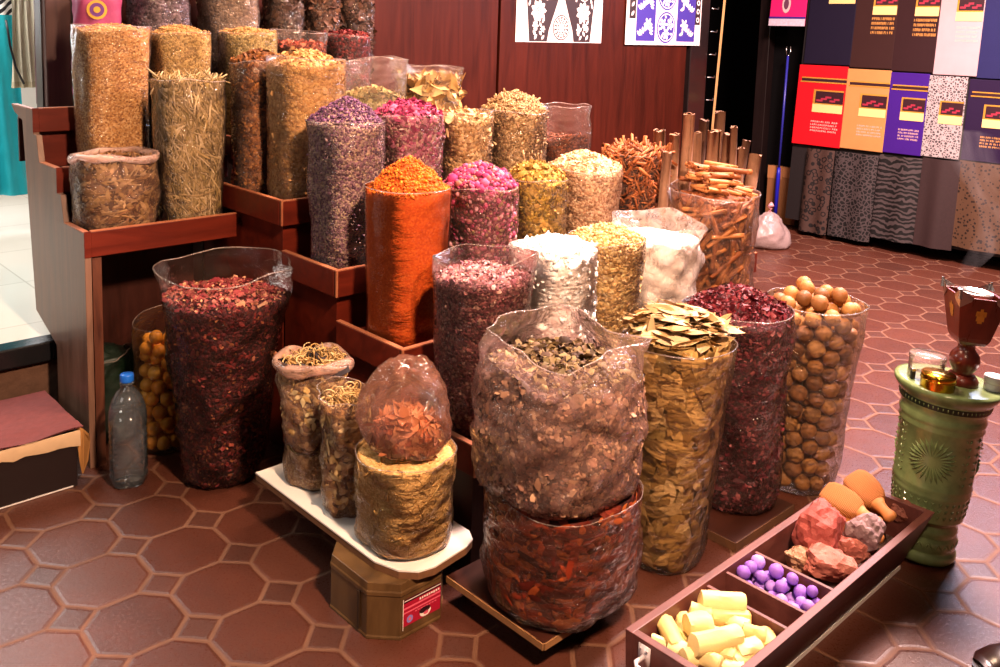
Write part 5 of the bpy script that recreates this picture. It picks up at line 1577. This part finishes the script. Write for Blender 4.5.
def poster(a0, a1, b, zb_, hgt, label, draw, mats, rot=0):
    w_ = a1 - a0
    root = tag(empty('henna_poster', W(a0, b, zb_), A0), label, 'poster', 'henna pattern posters on the wall')
    root.rotation_euler = (0, rot, A0)
    mb = MB(); mb.box(0, w_, 0, .003, 0, hgt, 0); mb.build('paper', [mats[0]], root, smooth=False)
    mb = MB(); draw(mb, w_); mb.build('printed_pattern', mats, root, smooth=False)
    return root


PAPER = M_plain('poster_paper', 'e8d8d4', .5); INK = M_plain('henna_ink', '2a1a1c', .6); BLUE = M_plain('henna_blue', '3a2a86', .6)


def draw_hands(mb, w):
    d1, d2 = -.0008, -.0016
    for s in (0, 1):
        X = (lambda u: u * w) if s == 0 else (lambda u: (1 - u) * w)
        arm = [(.145, .005), (.345, .005), (.365, .10), (.43, .25), (.50, .42), (.455, .455), (.385, .36), (.385, .55), (.10, .55), (.095, .42), (.12, .22)]
        polyfan(mb, [(X(u), v * w) for u, v in (arm if s == 0 else arm[::-1])], 1, d1)
        for k in range(4):                       # fingers
            u0 = .10 + k * .073; fl_ = (.20, .27, .29, .24)[k]
            q = [(u0, .545), (u0 + .062, .545), (u0 + .058, .545 + fl_), (u0 + .032, .565 + fl_), (u0 + .006, .545 + fl_)]
            polyfan(mb, [(X(u), v * w) for u, v in (q if s == 0 else q[::-1])], 1, d1)
            for j in range(3): pdisc(mb, X(u0 + .031), (.60 + j * .06) * w, .012 * w, 2, d2, 1, 8)
        flower(mb, X(.24), .24 * w, .085 * w, 2, d2, 9); flower(mb, X(.235), .395 * w, .06 * w, 2, d2, 7); flower(mb, X(.21), .125 * w, .036 * w, 2, d2, 6); flower(mb, X(.29), .10 * w, .03 * w, 2, d2, 6)
        pring(mb, X(.235), .395 * w, .062 * w, .068 * w, 2, d2)
        for k in range(7): petal(mb, X(.20 + .012 * (k % 2)), (.02 + .03 * k) * w, PI / 2 + (.6 if k % 2 else -.6), .05 * w, .25, 2, d2)
        for k in range(5): petal(mb, X(.28), (.02 + .032 * k) * w, PI / 2 + (.7 if k % 2 else -.7), .045 * w, .25, 2, d2)
        for k in range(6): petal(mb, X(.13 + .01 * k), (.27 + .035 * k) * w, PI / 2 + .3 * (1 if s else -1), .05 * w, .2, 2, d2)
        for k in range(4): pdisc(mb, X(.33 + .004 * k), (.33 + .03 * k) * w, .010 * w, 2, d2, 1, 8)
        # henna strip on a finger beside the thumbs
        q = [(.385, .33), (.435, .42), (.485, .55), (.50, .60), (.46, .60), (.42, .50), (.38, .38)]
        for j in range(5): petal(mb, X(.40 + .018 * j), (.37 + .045 * j) * w, PI / 2, .04 * w, .3, 2, d2)
    pdisc(mb, .505 * w, .115 * w, .100 * w, 1, d1, 1, 28)
    pring(mb, .505 * w, .115 * w, .084 * w, .090 * w, 2, d2); pring(mb, .505 * w, .115 * w, .046 * w, .051 * w, 2, d2)
    for k in range(14): petal(mb, .505 * w + .052 * w * math.cos(k * PI / 7), .115 * w + .052 * w * math.sin(k * PI / 7), k * PI / 7, .03 * w, .35, 2, d2)
    flower(mb, .505 * w, .115 * w, .044 * w, 2, d2, 8)


def draw_blue(mb, w):
    d1, d2 = -.0008, -.0016
    R = lambda u0, u1, v0, v1, m: polyfan(mb, [(u0 * w, v0 * w), (u1 * w, v0 * w), (u1 * w, v1 * w), (u0 * w, v1 * w)], m, d1)
    R(.035, .115, .20, .75, 3); R(.125, .37, .03, .75, 1); R(.66, .915, .03, .75, 1); R(.915, .985, .17, .75, 3)
    for s in (0, 1):
        c = .245 if s == 0 else .79; f = 1 if s == 0 else -1
        for j, v in enumerate((.10, .30, .50, .66)):
            flower(mb, (c + .03 * f) * w, (v + .06) * w, .055 * w, 2, d2, 6)
            for k in range(6): petal(mb, (c - .06 * f + .018 * f * k) * w, (v - .03 + .012 * k * k * .3) * w, PI / 2 + f * (.9 - .3 * k), .06 * w, .22, 2, d2)
            for k in range(4): petal(mb, (c + .05 * f) * w, (v + .01 * k) * w, -.4 * f + .4 * k + (PI if f < 0 else 0), .05 * w, .2, 2, d2)
    for v in (.14, .40, .62):
        pdisc(mb, .515 * w, v * w, .125 * w, 1, d1, 1, 28); pring(mb, .515 * w, v * w, .104 * w, .112 * w, 2, d2)
        for k in range(3): flower(mb, .515 * w + .05 * w * math.cos(k * 2.1 + .5), v * w + .05 * w * math.sin(k * 2.1 + .5), .05 * w, 2, d2, 6)
        for k in range(8): petal(mb, .515 * w + .075 * w * math.cos(k * .785), v * w + .075 * w * math.sin(k * .785), k * .785 + .9, .03 * w, .35, 2, d2)
    for j in range(7):
        pring(mb, .95 * w, (.21 + .07 * j) * w, .012 * w, .022 * w, 2, d2, 12)
        petal(mb, .06 * w, (.22 + .07 * j) * w, .9, .05 * w, .25, 2, d2)


poster(2.785, 3.58, -.866, 1.432, .74, 'white henna poster with two dark patterned hands and a round mandala between them', draw_hands, [PAPER, INK, PAPER])
poster(3.82, 4.70, -.856, 1.425, .70, 'white henna poster with deep blue floral stripes and round blue medallions', draw_blue, [PAPER, BLUE, PAPER, INK])

# cord and hooks in the dark doorway
cd = tag(empty('hanging_rope', W(4.92, -.84, 0)), 'pair of thin pale cords hanging down the dark doorway above the bark sticks', 'rope')
ca, cz = hit_b(712, 125, -.84); ct, cz2 = hit_b(724, 0, -.84)
for k in (0, .016):
    p = [W(ca + k, -.84, cz - .15) - cd.location] + [W(ca + k + (ct - ca) * u * 1.3, -.84, cz + (cz2 - cz) * u * 1.3) - cd.location for u in (0, .5, 1)]
    MB().tube([tuple(q) for q in p], .0045, 6).build('cord', M_plain('pale_cord', 'b8905c', .7), cd)
for k in range(5):
    hk = tag(empty('hanging_hook', W(4.825, -.85, 1.02 + .17 * k)), 'small steel hook on the dark door post, %s in its row' % ('lowest', 'second from bottom', 'middle', 'fourth from bottom', 'highest')[k], 'hook', 'steel hooks on the dark door post')
    MB().tube([(0, 0, 0), (.03, .02, 0), (.055, .035, -.004), (.06, .04, .012)], .004, 6).build('hook_wire', STEEL, hk)

# ------------------------------------------------------------------ textiles across the alley
LEAN = .07
def TP(b, z, off=0.0): return W(5.47 + LEAN * z - off, b, z)
def tb(x, y):
    a = 5.5
    for _ in range(4): b, z = hit_a(x, y, a); a = 5.47 + LEAN * z
    return b, z


def M_pattern(kind, c1, c2, scale):
    t = NT('fabric_' + kind); co = t.coord()
    if kind == 'leopard':
        v = t.voro(co, scale); f = t.math('ABSOLUTE', t.math('SUBTRACT', v.outputs['Distance'], .38)); m = t.math('LESS_THAN', t.math('ADD', f, t.math('MULTIPLY', t.noise(co, scale * 2, 2), .2)), .2)
    elif kind == 'cheetah':
        v = t.voro(co, scale, 'DISTANCE_TO_EDGE'); m = t.math('GREATER_THAN', v.outputs['Distance'], .12)
    elif kind == 'zebra':
        w = t.n('ShaderNodeTexWave', wave_type='BANDS', bands_direction='Z'); t.l(co, w.inputs['Vector']); w.inputs['Scale'].default_value = scale; w.inputs['Distortion'].default_value = 9; w.inputs['Detail'].default_value = 2; w.inputs['Detail Scale'].default_value = 1.2
        m = t.math('GREATER_THAN', w.outputs['Fac'], .55)
        m = t.math('SUBTRACT', 1.0, m)
    elif kind == 'plain':
        m = t.noise(co, scale, 4)
    elif kind == 'spots':
        v = t.voro(co, scale); m = t.math('LESS_THAN', t.math('ADD', v.outputs['Distance'], t.math('MULTIPLY', t.noise(co, scale * .4, 2), .35)), .50)
    else:                                            # metallic lace
        v = t.voro(co, scale, 'DISTANCE_TO_EDGE'); m = t.math('LESS_THAN', v.outputs['Distance'], .14)
    c = t.mix(m, lin(c1), lin(c2)); n1 = t.noise(co, 60, 2)
    return t.done(t.pbr(c, .7, 0, t.bump(n1, .2, .003), .3))


FAB = [(800, 829, 146, 232, M_pattern('leopard', '3c2a24', '100a0a', 24), 'brown leopard-spotted fabric hanging lowest, next in the row to the blue pole'),
       (829, 872, 150, 238, M_pattern('cheetah', '3a3232', '0c0a0a', 36), 'grey cheetah-spotted fabric hanging below the red and tan packets'),
       (872, 916, 153, 240, M_pattern('zebra', '3c3434', '0a0808', 9), 'grey and black zebra-striped fabric hanging below the violet packet'),
       (914, 954, 156, 247, M_pattern('plain', '302020', '261a1a', 60), 'plain dull mauve-brown fabric hanging below the silver lace packet'),
       (950, 1012, 160, 250, M_pattern('spots', '4a3424', '1a100c', 44), 'tan fabric with dark flecks hanging lowest at the outer end of the row')]
for k, (x0, x1, y0, y1, mat, lab) in enumerate(FAB):
    b0, zb0 = tb(x0, y1); b1, zb1 = tb(x1, y1); _, zt0 = tb((x0 + x1) / 2, y0 + 2)
    zb0 = tb((x0 + x1) / 2, y1)[1]; O = TP(b0, zb0)
    V, F, n, m_ = [], [], 22, 12
    for s in (0, 1):
        for i in range(m_):
            for j in range(n):
                u = j / (n - 1); z = zb0 + (zt0 - zb0) * i / (m_ - 1)
                fold = .012 * math.sin(u * 9 + k) * (1 - .4 * i / m_) + (.02 * (1 - abs(2 * u - 1) ** 3))
                V.append(tuple(TP(b0 + (b1 - b0 - .010) * u, z, .030 + fold - s * .006) - O))
    for i in range(m_ - 1):
        for j in range(n - 1):
            a = i * n + j; F.append((a, a + 1, a + n + 1, a + n)); a += n * m_; F.append((a, a + n, a + n + 1, a + 1))
    o = MB().add(V, F).build('hanging_fabric', mat, loc=O); tag(o, lab, 'fabric', 'animal print fabrics hanging on the lowest row')

GOLDT = M_plain('gold_thread', 'c89048', .5)
REDP = M_plain('picture_red', '8a2438', .4); DARKP = M_plain('picture_dark', '2a1018', .4); CREAM = M_plain('cream_card', 'dcb878', .5); PALET = M_plain('pale_thread', 'c8a098', .6)


def packet(x0, x1, yt, yb, col, lab, band=True, pic=(.42, .97, .60, .80), txt=None, mat=None, yl=None, tcol=0):
    xm = (x0 + x1) / 2
    b0, _ = tb(x0, (yt + yb) / 2); b1, _ = tb(x1, (yt + yb) / 2); _, zt_ = tb(xm, yt); _, zb_ = tb(xm, yb)
    w_, h_ = b1 - b0, zt_ - zb_; w_ -= .002; h_ -= .003
    root = tag(empty('scarf_packet', TP(b0, zb_, .015 + .0)), lab, 'scarf packet', 'folded scarf packets on the alley wall')
    e1 = (TP(b0 + 1, zb_) - TP(b0, zb_)); e3 = (TP(b0, zb_ + 1) - TP(b0, zb_)).normalized(); e2 = e3.cross(e1)
    root.matrix_world = Matrix.Translation(TP(b0, zb_, .02 + .006 * (x0 % 7) / 7)) @ Matrix((e1, e2, e3)).transposed().to_4x4()
    sgn = -1.0 if (root.matrix_world.to_3x3() @ Vector((0, 1, 0))).dot(Vector((D1[0], D1[1], 0))) > 0 else 1.0
    m0 = mat or M_plain('cloth_' + col, col, .7, spec=.2, var=.25, bscale=12, bump=.1)
    def bx(mb, u0, u1, v0, v1, y0, y1, m=0): mb.box(u0 * w_, u1 * w_, min(sgn * y0, sgn * y1), max(sgn * y0, sgn * y1), v0 * h_, v1 * h_, m)
    mb = MB(); bx(mb, 0, 1, 0, 1, -.014, 0); mb.build('folded_cloth', m0, root, smooth=False, bevel=.004)
    if band:
        mb = MB(); bx(mb, .08, 1.0, .835, .85, 0, .002, 0); bx(mb, .08, 1.0, .80, .834, 0, .0014, 1); bx(mb, .06, 1.0, .785, .80, 0, .002, 0)
        mb.build('gold_band', [GOLD, DARKP], root, smooth=False)
    if pic:
        u0, u1, v0, v1 = pic
        mb = MB(); bx(mb, u0, u1, v0 - .10, v0, 0, .003, 2); bx(mb, u0, u1, v0, v1, 0, .0025, 0); bx(mb, u0 + .045, u1, v0 + .015, v1 - .018, 0, .0032, 1)
        for k in range(5): bx(mb, u0 + .07 + k * .09, u0 + .20 + k * .085, v0 + .035 + .022 * (k % 3), v0 + .058 + .022 * (k % 3), 0, .0036 + .0002 * k, 3)
        mb.build('picture_window', [GOLD, DARKP, CREAM, REDP], root, smooth=False)
    if txt:
        u0, u1, v0, v1, nl = txt; rg = np.random.default_rng(int(x0)); mb = MB()
        for k in range(nl):
            v = v1 - (v1 - v0) * (k + .5) / nl; u = u0
            ph = (v1 - v0) / nl * .58
            while u < u1 - .02:
                cw = rg.uniform(.018, .034); typ = rg.integers(0, 4)
                bx(mb, u, u + .008, v - ph / 2, v + ph / 2, 0, .0012)
                if typ != 0: bx(mb, u, u + cw, v + ph / 2 - .006, v + ph / 2, 0, .0012)
                if typ in (1, 3): bx(mb, u, u + cw, v - .003, v + .003, 0, .0012)
                if typ in (2, 3): bx(mb, u + cw - .007, u + cw, v - ph / 2, v + ph / 2, 0, .0012)
                u += cw + .014
        mb.build('gold_lettering', GOLDT if tcol == 0 else PALET, root, smooth=False)
    return root


yt2 = lambda x: 63 + (x - 800) * .085
yb2 = lambda x: 143 + (x - 790) * .098
mid = lambda f, a, b: f((a + b) / 2)
row2 = [(797, 846, 'c00c1a', 'bright red scarf packet with a gold band and framed picture, below the navy one', None), (845, 889, 'b07c48', 'tan scarf packet with a pale arched frame, between the red and the violet packets', None),
        (888, 927, '340e70', 'violet scarf packet between the tan one and the silver lace one', None), (926, 965, 'x', 'silver lace-patterned scarf packet with a framed picture', M_pattern('lace', '3c3436', '9a9090', 60)), (966, 1016, '1c0a2c', 'dark plum scarf packet at the outer end of the middle row', None)]
for x0, x1, col, lab, mt in row2:
    packet(x0, x1, mid(yt2, x0, x1), mid(yb2, x0, x1), col, lab, band=(mt is None), pic=(.36, .97, .52, .70), txt=(.36, .92, .17, .32, 4) if mt is None else None, mat=mt, tcol=1 if col in ('c00c1a', '340e70', 'b07c48') else 0)
row3 = [(809, 856, '100a20', 'dark navy scarf packet above the red one', (.42, .97, .86, .97), None), (855, 898, '2c1614', 'dark brown scarf packet with gold lettering, next to the navy packet', (.42, .97, .74, .90), (.42, .95, .40, .62, 4)),
        (897, 940, '261012', 'dark brown scarf packet with gold lettering, next to the pale pinkish-white packet', (.42, .97, .74, .90), (.42, .95, .40, .62, 4)), (939, 984, 'a89094', 'pale pinkish-white scarf packet in the top row', (.38, .97, .70, .88), (.42, .92, .36, .55, 4)),
        (983, 1030, '1c1c48', 'indigo blue scarf packet at the outer end of the top row', (.42, .97, .85, .97), None)]
for x0, x1, col, lab, pc_, tx in row3:
    packet(x0, x1, -16, mid(yt2, x0, x1) - 1.0, col, lab, band=False, pic=pc_, txt=tx, tcol=1 if col == 'a89094' else 0)
    # gold trim near the top edge
packet(772, 808, -14, 26, 'c81a64', 'magenta embroidered packet with a white patterned border, hanging above the blue pole', band=False, pic=None).name = 'hanging_packet'
mk = bpy.data.objects['hanging_packet']
b0, z0_ = tb(772, 26); mb = MB()
R_ = mk.matrix_world.to_3x3(); sgn = -1.0 if (R_ @ Vector((0, 1, 0))).dot(Vector((D1[0], D1[1], 0))) > 0 else 1.0
w_ = tb(808, 6)[0] - tb(772, 6)[0]
mb.box(0, w_, min(0, sgn * .002), max(0, sgn * .002), .0, .055, 0); mb.box(0, w_, min(0, sgn * .0022), max(0, sgn * .0022), .055, .072, 1)
mb.build('white_border', [M_plain('white_border', 'd8c8dc', .5, var=.8, bscale=50), M_plain('violet_trim', '340e70', .6)], mk, smooth=False)
mb = MB(); y_ = sgn * .002
for r_, m_ in ((.05, 0), (.03, 1)):
    V = [(w_ * .45 + r_ * .7 * math.cos(2 * PI * i / 20), y_ * (1 + m_), .17 + r_ * 1.4 * math.sin(2 * PI * i / 20)) for i in range(20)]; mb.add(V, [tuple(range(20))], m_)
mb.build('embroidery', [M_plain('silver_thread', 'b8a8a8', .5), M_plain('dark_thread', '5a3048', .6)], mk, smooth=False)
# board the textiles hang from
mb = MB(); V = []
for s in (0, 1):
    for (b, z) in ((-.50, .10), (2.6, .10), (2.6, 1.95), (-.50, 1.95)): V.append(tuple(TP(b, z, -.004 - .02 * s)))
MB().add(V, [(0, 1, 2, 3), (7, 6, 5, 4), (0, 4, 5, 1), (1, 5, 6, 2), (2, 6, 7, 3), (3, 7, 4, 0)]).build('hanging_board', M_plain('black_board', '120c0e', .6), smooth=False)
tag(bpy.data.objects['hanging_board'], 'leaning black board that carries all the scarf packets and fabrics', 'board')

# blue pole with hook, cardboard, plastic bundle in the dark corner
b_, _ = hit_a(775, 215, 5.62); p0 = W(5.62, b_, 0); bt_, tz = hit_a(788, 56, 5.70)
pole = tag(empty('hanging_pole', p0), 'thin blue pole with a two-pronged steel hook on top, leaning in the dark corner', 'pole')
top = W(5.70, bt_, tz) - p0
MB().tube([(0, 0, .0), tuple(top * .3), tuple(top * .34)], [.016, .016, .012], 10).build('grip', M_plain('blue_grip', '1c1ca8', .4), pole)
MB().tube([tuple(top * .3), tuple(top)], .009, 10).build('shaft', M_plain('blue_shaft', '2a2a8c', .35), pole)
for s in (-1, 1):
    e_ = Vector((D1[0], D1[1], 0)) * s
    MB().tube([tuple(top), tuple(top + e_ * .02 + Vector((0, 0, .01))), tuple(top + e_ * .035 + Vector((0, 0, .04))), tuple(top + e_ * .028 + Vector((0, 0, .075)))], .005, 8).build('prong', STEEL, pole)
cbp = W(5.735, -.66, 0)
cb = tag(empty('cardboard_box', cbp, A0 + PI / 2), 'upright tan cardboard sheet in the dark corner behind the blue pole', 'cardboard')
mb = MB(); mb.box(-.13, .13, -.04, .04, 0, .46); mb.build('carton', M_plain('carton', '8a5a34', .8, var=.4, bscale=12), cb, smooth=False, bevel=.003)
mb = MB(); mb.box(-.13, .0, .0405, .043, .38, .465); mb.box(.002, .13, .0405, .043, .36, .465); mb.build('carton_flap', M_plain('carton_light', 'a06c40', .8), cb, smooth=False)
gp = at(771, 252, 0) + Vector((.03, .17, 0))
gb = tag(empty('plastic_sack', gp, .3), 'crumpled grey-pink plastic sack on the tiles at the foot of the blue pole', 'sack')
S = Sack(.16, .09, .19, .07, 2.1, .8, 88, wob=.016, bulge=.03)
mb = MB(); body_mesh(mb, S, 0, 48, 16, 9); mb.build('plastic_bag', M_plain('grey_film', '9a8480', .25, var=.6, bscale=14, bump=.9), gb)
mb = MB(); mb.tube([(0, 0, .255), (.01, 0, .275), (-.01, .01, .29), (.02, .0, .31)], [.016, .010, .014, .02], 10); mb.build('knot', M_plain('pink_knot', 'c88a90', .3), gb)

# ------------------------------------------------------------------ garments at the far left
def garment(name, xs, yt, yb, b, cols, lab, cat, seed, fold=.02):
    """cloth hanging in folds; bands of colour from the hem up: (fraction, material)"""
    a0, zb_ = hit_b(xs[0], yb, b); a1, _ = hit_b(xs[1], yb, b); _, zt_ = hit_b(xs[1], yt, b)
    O = W(a0, b, zb_); root = tag(empty(name, O, A0), lab, cat)
    w_ = a1 - a0; prev = 0
    for nm, f, mat in cols:
        n, m_ = 40, 14; V, F = [], []
        for s in (0, 1):
            for i in range(m_):
                v = prev + (f - prev) * i / (m_ - 1)
                for j in range(n):
                    u = j / (n - 1); k = 1 - .25 * v
                    y = fold * (1 - .5 * v) * (math.sin(u * 19 + seed + 1.5 * math.sin(v * 3)) + .5 * math.sin(u * 37 + v * 4 + seed))
                    V.append((w_ * (.5 + (u - .5) * k), y + s * .006, (zt_ - zb_) * v))
        for i in range(m_ - 1):
            for j in range(n - 1):
                a = i * n + j; F.append((a, a + 1, a + n + 1, a + n)); a += n * m_; F.append((a, a + n, a + n + 1, a + 1))
        MB().add(V, F).build(nm, mat, root)
        prev = f
    return root


tst = NT('striped_cloth'); wv = tst.n('ShaderNodeTexWave', bands_direction='Z'); tst.l(tst.mapping(tst.coord(), (1, 1, 1), (0, .7, 0)), wv.inputs['Vector']); wv.inputs['Scale'].default_value = 9
STR = tst.done(tst.pbr(tst.mix(tst.math('GREATER_THAN', wv.outputs['Fac'], .5), lin('181418'), lin('e8e0dc')), .7))
TURQ = M_plain('turquoise_cloth', '10b0c0', .65, var=.4, bscale=8, bump=.2)
garment('hanging_dress', (-70, 32), -14, 203, -2.3, [('skirt', .86, TURQ), ('striped_top', 1.0, STR)], 'turquoise dress with a black and white striped top hanging in the bright shop', 'dress', 1, .03)
garment('hanging_scarf', (12, 38), -14, 88, -2.1, [('hem', .06, M_plain('cream_hem', 'b8ac90', .7)), ('cloth', 1.0, M_plain('cream_cloth', 'd8d0b8', .7, var=.4, bscale=14, bump=.2))], 'cream cloth with a dark edge hanging between the turquoise dress and the door post', 'scarf', 3, .015)
garment('hanging_scarf', (36, 52), -14, 104, -2.0, [('hem', .06, M_plain('mauve_hem', '7a5860', .7)), ('cloth', 1.0, M_plain('mauve_cloth', 'a07880', .7, var=.5, bscale=10, bump=.2))], 'mauve and grey striped cloth hanging against the brown door post', 'scarf', 5, .012)
bpy.data.objects['hanging_scarf']
a_, z_ = hit_b(14, 40, -2.05)
mb = MB(); pts_ = [hit_b(x, y, -2.05) for x, y in ((6, 20), (10, 45), (16, 68), (24, 84))]
MB().tube([tuple(W(a, -2.05, z) - W(pts_[0][0], -2.05, pts_[0][1])) for a, z in pts_], .006, 8).build('hanging_strap', BLACKP, loc=W(pts_[0][0], -2.05, pts_[0][1]))
tag(bpy.data.objects['hanging_strap'], 'black strap curving down over the cream cloth', 'strap')

# ------------------------------------------------------------------ thin incense smoke over the burner
sp_ = pc + Vector((.075, .0, zp + .30))
mb = MB(); V = []; F = []; n = 14; m = 12
for i in range(m):
    u = i / (m - 1); c = Vector((.06 * math.sin(u * 5) + .05 * u, .05 * math.cos(u * 4) + .10 * u, .42 * u)); r_ = .018 + .075 * u ** .8 * (1 - .35 * u)
    for j in range(n):
        t = 2 * PI * j / n; V.append((c.x + r_ * math.cos(t) * (1 + .2 * math.sin(3 * t + 6 * u)), c.y + r_ * math.sin(t), c.z))
for i in range(m - 1):
    for j in range(n): F.append((i * n + j, i * n + (j + 1) % n, (i + 1) * n + (j + 1) % n, (i + 1) * n + j))
F.append(tuple(reversed(range(n)))); F.append(tuple((m - 1) * n + j for j in range(n)))
vt = NT('incense_haze'); vs = vt.n('ShaderNodeVolumeScatter'); vs.inputs['Color'].default_value = (.92, .88, .95, 1)
vt.l(vt.math('MULTIPLY', vt.ramp(vt.noise(vt.mapping(vt.coord(), (1, 1, .6)), 7, 3, .6, 1.5), [(.42, (0, 0, 0, 1)), (.7, (1, 1, 1, 1))]), 1.6), vs.inputs['Density'])
vt.l(vs.outputs[0], vt.out.inputs['Volume'])
tag(mb.add(V, F).build('incense_smoke', vt.m, loc=sp_), 'thin wisp of pale smoke rising from the incense burner', 'smoke', kind='stuff')

# ------------------------------------------------------------------ camera
cam = bpy.data.cameras.new('camera'); co_ = bpy.data.objects.new('camera', cam); COL.objects.link(co_)
cp, sp = math.cos(PITCH), math.sin(PITCH)
F_ = Vector((0, cp, -sp)); r_ = Vector((1, 0, 0)); u_ = Vector((0, sp, cp))
R_ = r_ * math.cos(ROLL) + u_ * math.sin(ROLL); U_ = -r_ * math.sin(ROLL) + u_ * math.cos(ROLL)
M = Matrix((R_, U_, -F_)).transposed().to_4x4(); M.translation = Vector((0, 0, CAMH))
co_.matrix_world = M
cam.sensor_width = 36; cam.lens = FPX * 36 / 1000; cam.shift_x = (500 - PCX) / 1000; cam.shift_y = -(333.5 - PCY) / 1000
cam.clip_start = .05; cam.clip_end = 60
SC.camera = co_

# ------------------------------------------------------------------ light
def area(name, loc, target, size, power, col, sy=None):
    l = bpy.data.lights.new(name, 'AREA'); l.energy = power; l.color = col; l.size = size
    if sy: l.shape = 'RECTANGLE'; l.size_y = sy
    o = bpy.data.objects.new(name, l); COL.objects.link(o); o.location = loc
    o.rotation_euler = (Vector(target) - Vector(loc)).to_track_quat('-Z', 'Y').to_euler()
    return o


WARM = (1.0, .65, .43)
def spot(name, loc, target, power, col, angle, blend=.35, radius=.12):
    d = bpy.data.lights.new(name, 'SPOT'); d.energy = power; d.color = col; d.spot_size = math.radians(angle); d.spot_blend = blend; d.shadow_soft_size = radius
    o = bpy.data.objects.new(name, d); COL.objects.link(o); o.location = loc
    o.rotation_euler = (Vector(target) - Vector(loc)).to_track_quat('-Z', 'Y').to_euler()
    return o


area('stand_lamp', W(1.0, .95, 3.0), W(.9, .6, .5), .7, 105, WARM)
spot('spot_lamp', W(-.15, 3.0, 2.55), W(.85, .70, .62), 900, WARM, 62)
area('alley_lamp', W(3.2, 1.6, 3.4), W(3.1, 1.5, 0), 1.0, 980, (1.0, .67, .60))
area('shop_lamp', W(-.6, -2.0, 2.9), W(-.6, -1.8, 0), 1.4, 120, (1.0, .96, .9))
area('shop_sheen_panel', W(.22, -2.9, 2.0), W(.1, 0, 1.0), 1.0, 52, (.98, .97, 1.0), 1.4)  # unseen light panel, added to lay a sheen on the left tiles
area('daylight', W(5.3, 1.05, 2.45), W(1.5, 2.2, .2), 1.7, 85, (.66, .72, 1.0), .8)
area('daylight', W(-3.2, 1.2, 2.4), W(0, -.3, .6), 1.2, 26, (1.0, .95, .92))

wd = bpy.data.worlds.new('world'); SC.world = wd; wd.use_nodes = True
bg = wd.node_tree.nodes['Background']; bg.inputs[0].default_value = (.62, .42, .36, 1); bg.inputs[1].default_value = .09

SC.view_settings.view_transform = 'Standard'; SC.view_settings.look = 'None'; SC.view_settings.gamma = 1.0
SC.view_settings.use_curve_mapping = False
SC.view_settings.exposure = -0.14
cy = SC.cycles
cy.max_bounces = 10; cy.diffuse_bounces = 3; cy.glossy_bounces = 4; cy.transmission_bounces = 6; cy.transparent_max_bounces = 40
cy.caustics_reflective = False; cy.caustics_refractive = False
cy.sample_clamp_indirect = 6.0
try:
    cy.use_denoising = True; cy.denoiser = 'OPENIMAGEDENOISE'
except Exception: pass
for o in SC.objects:
    if o.name.startswith('wall_back_panel'): o['kind'] = 'structure'
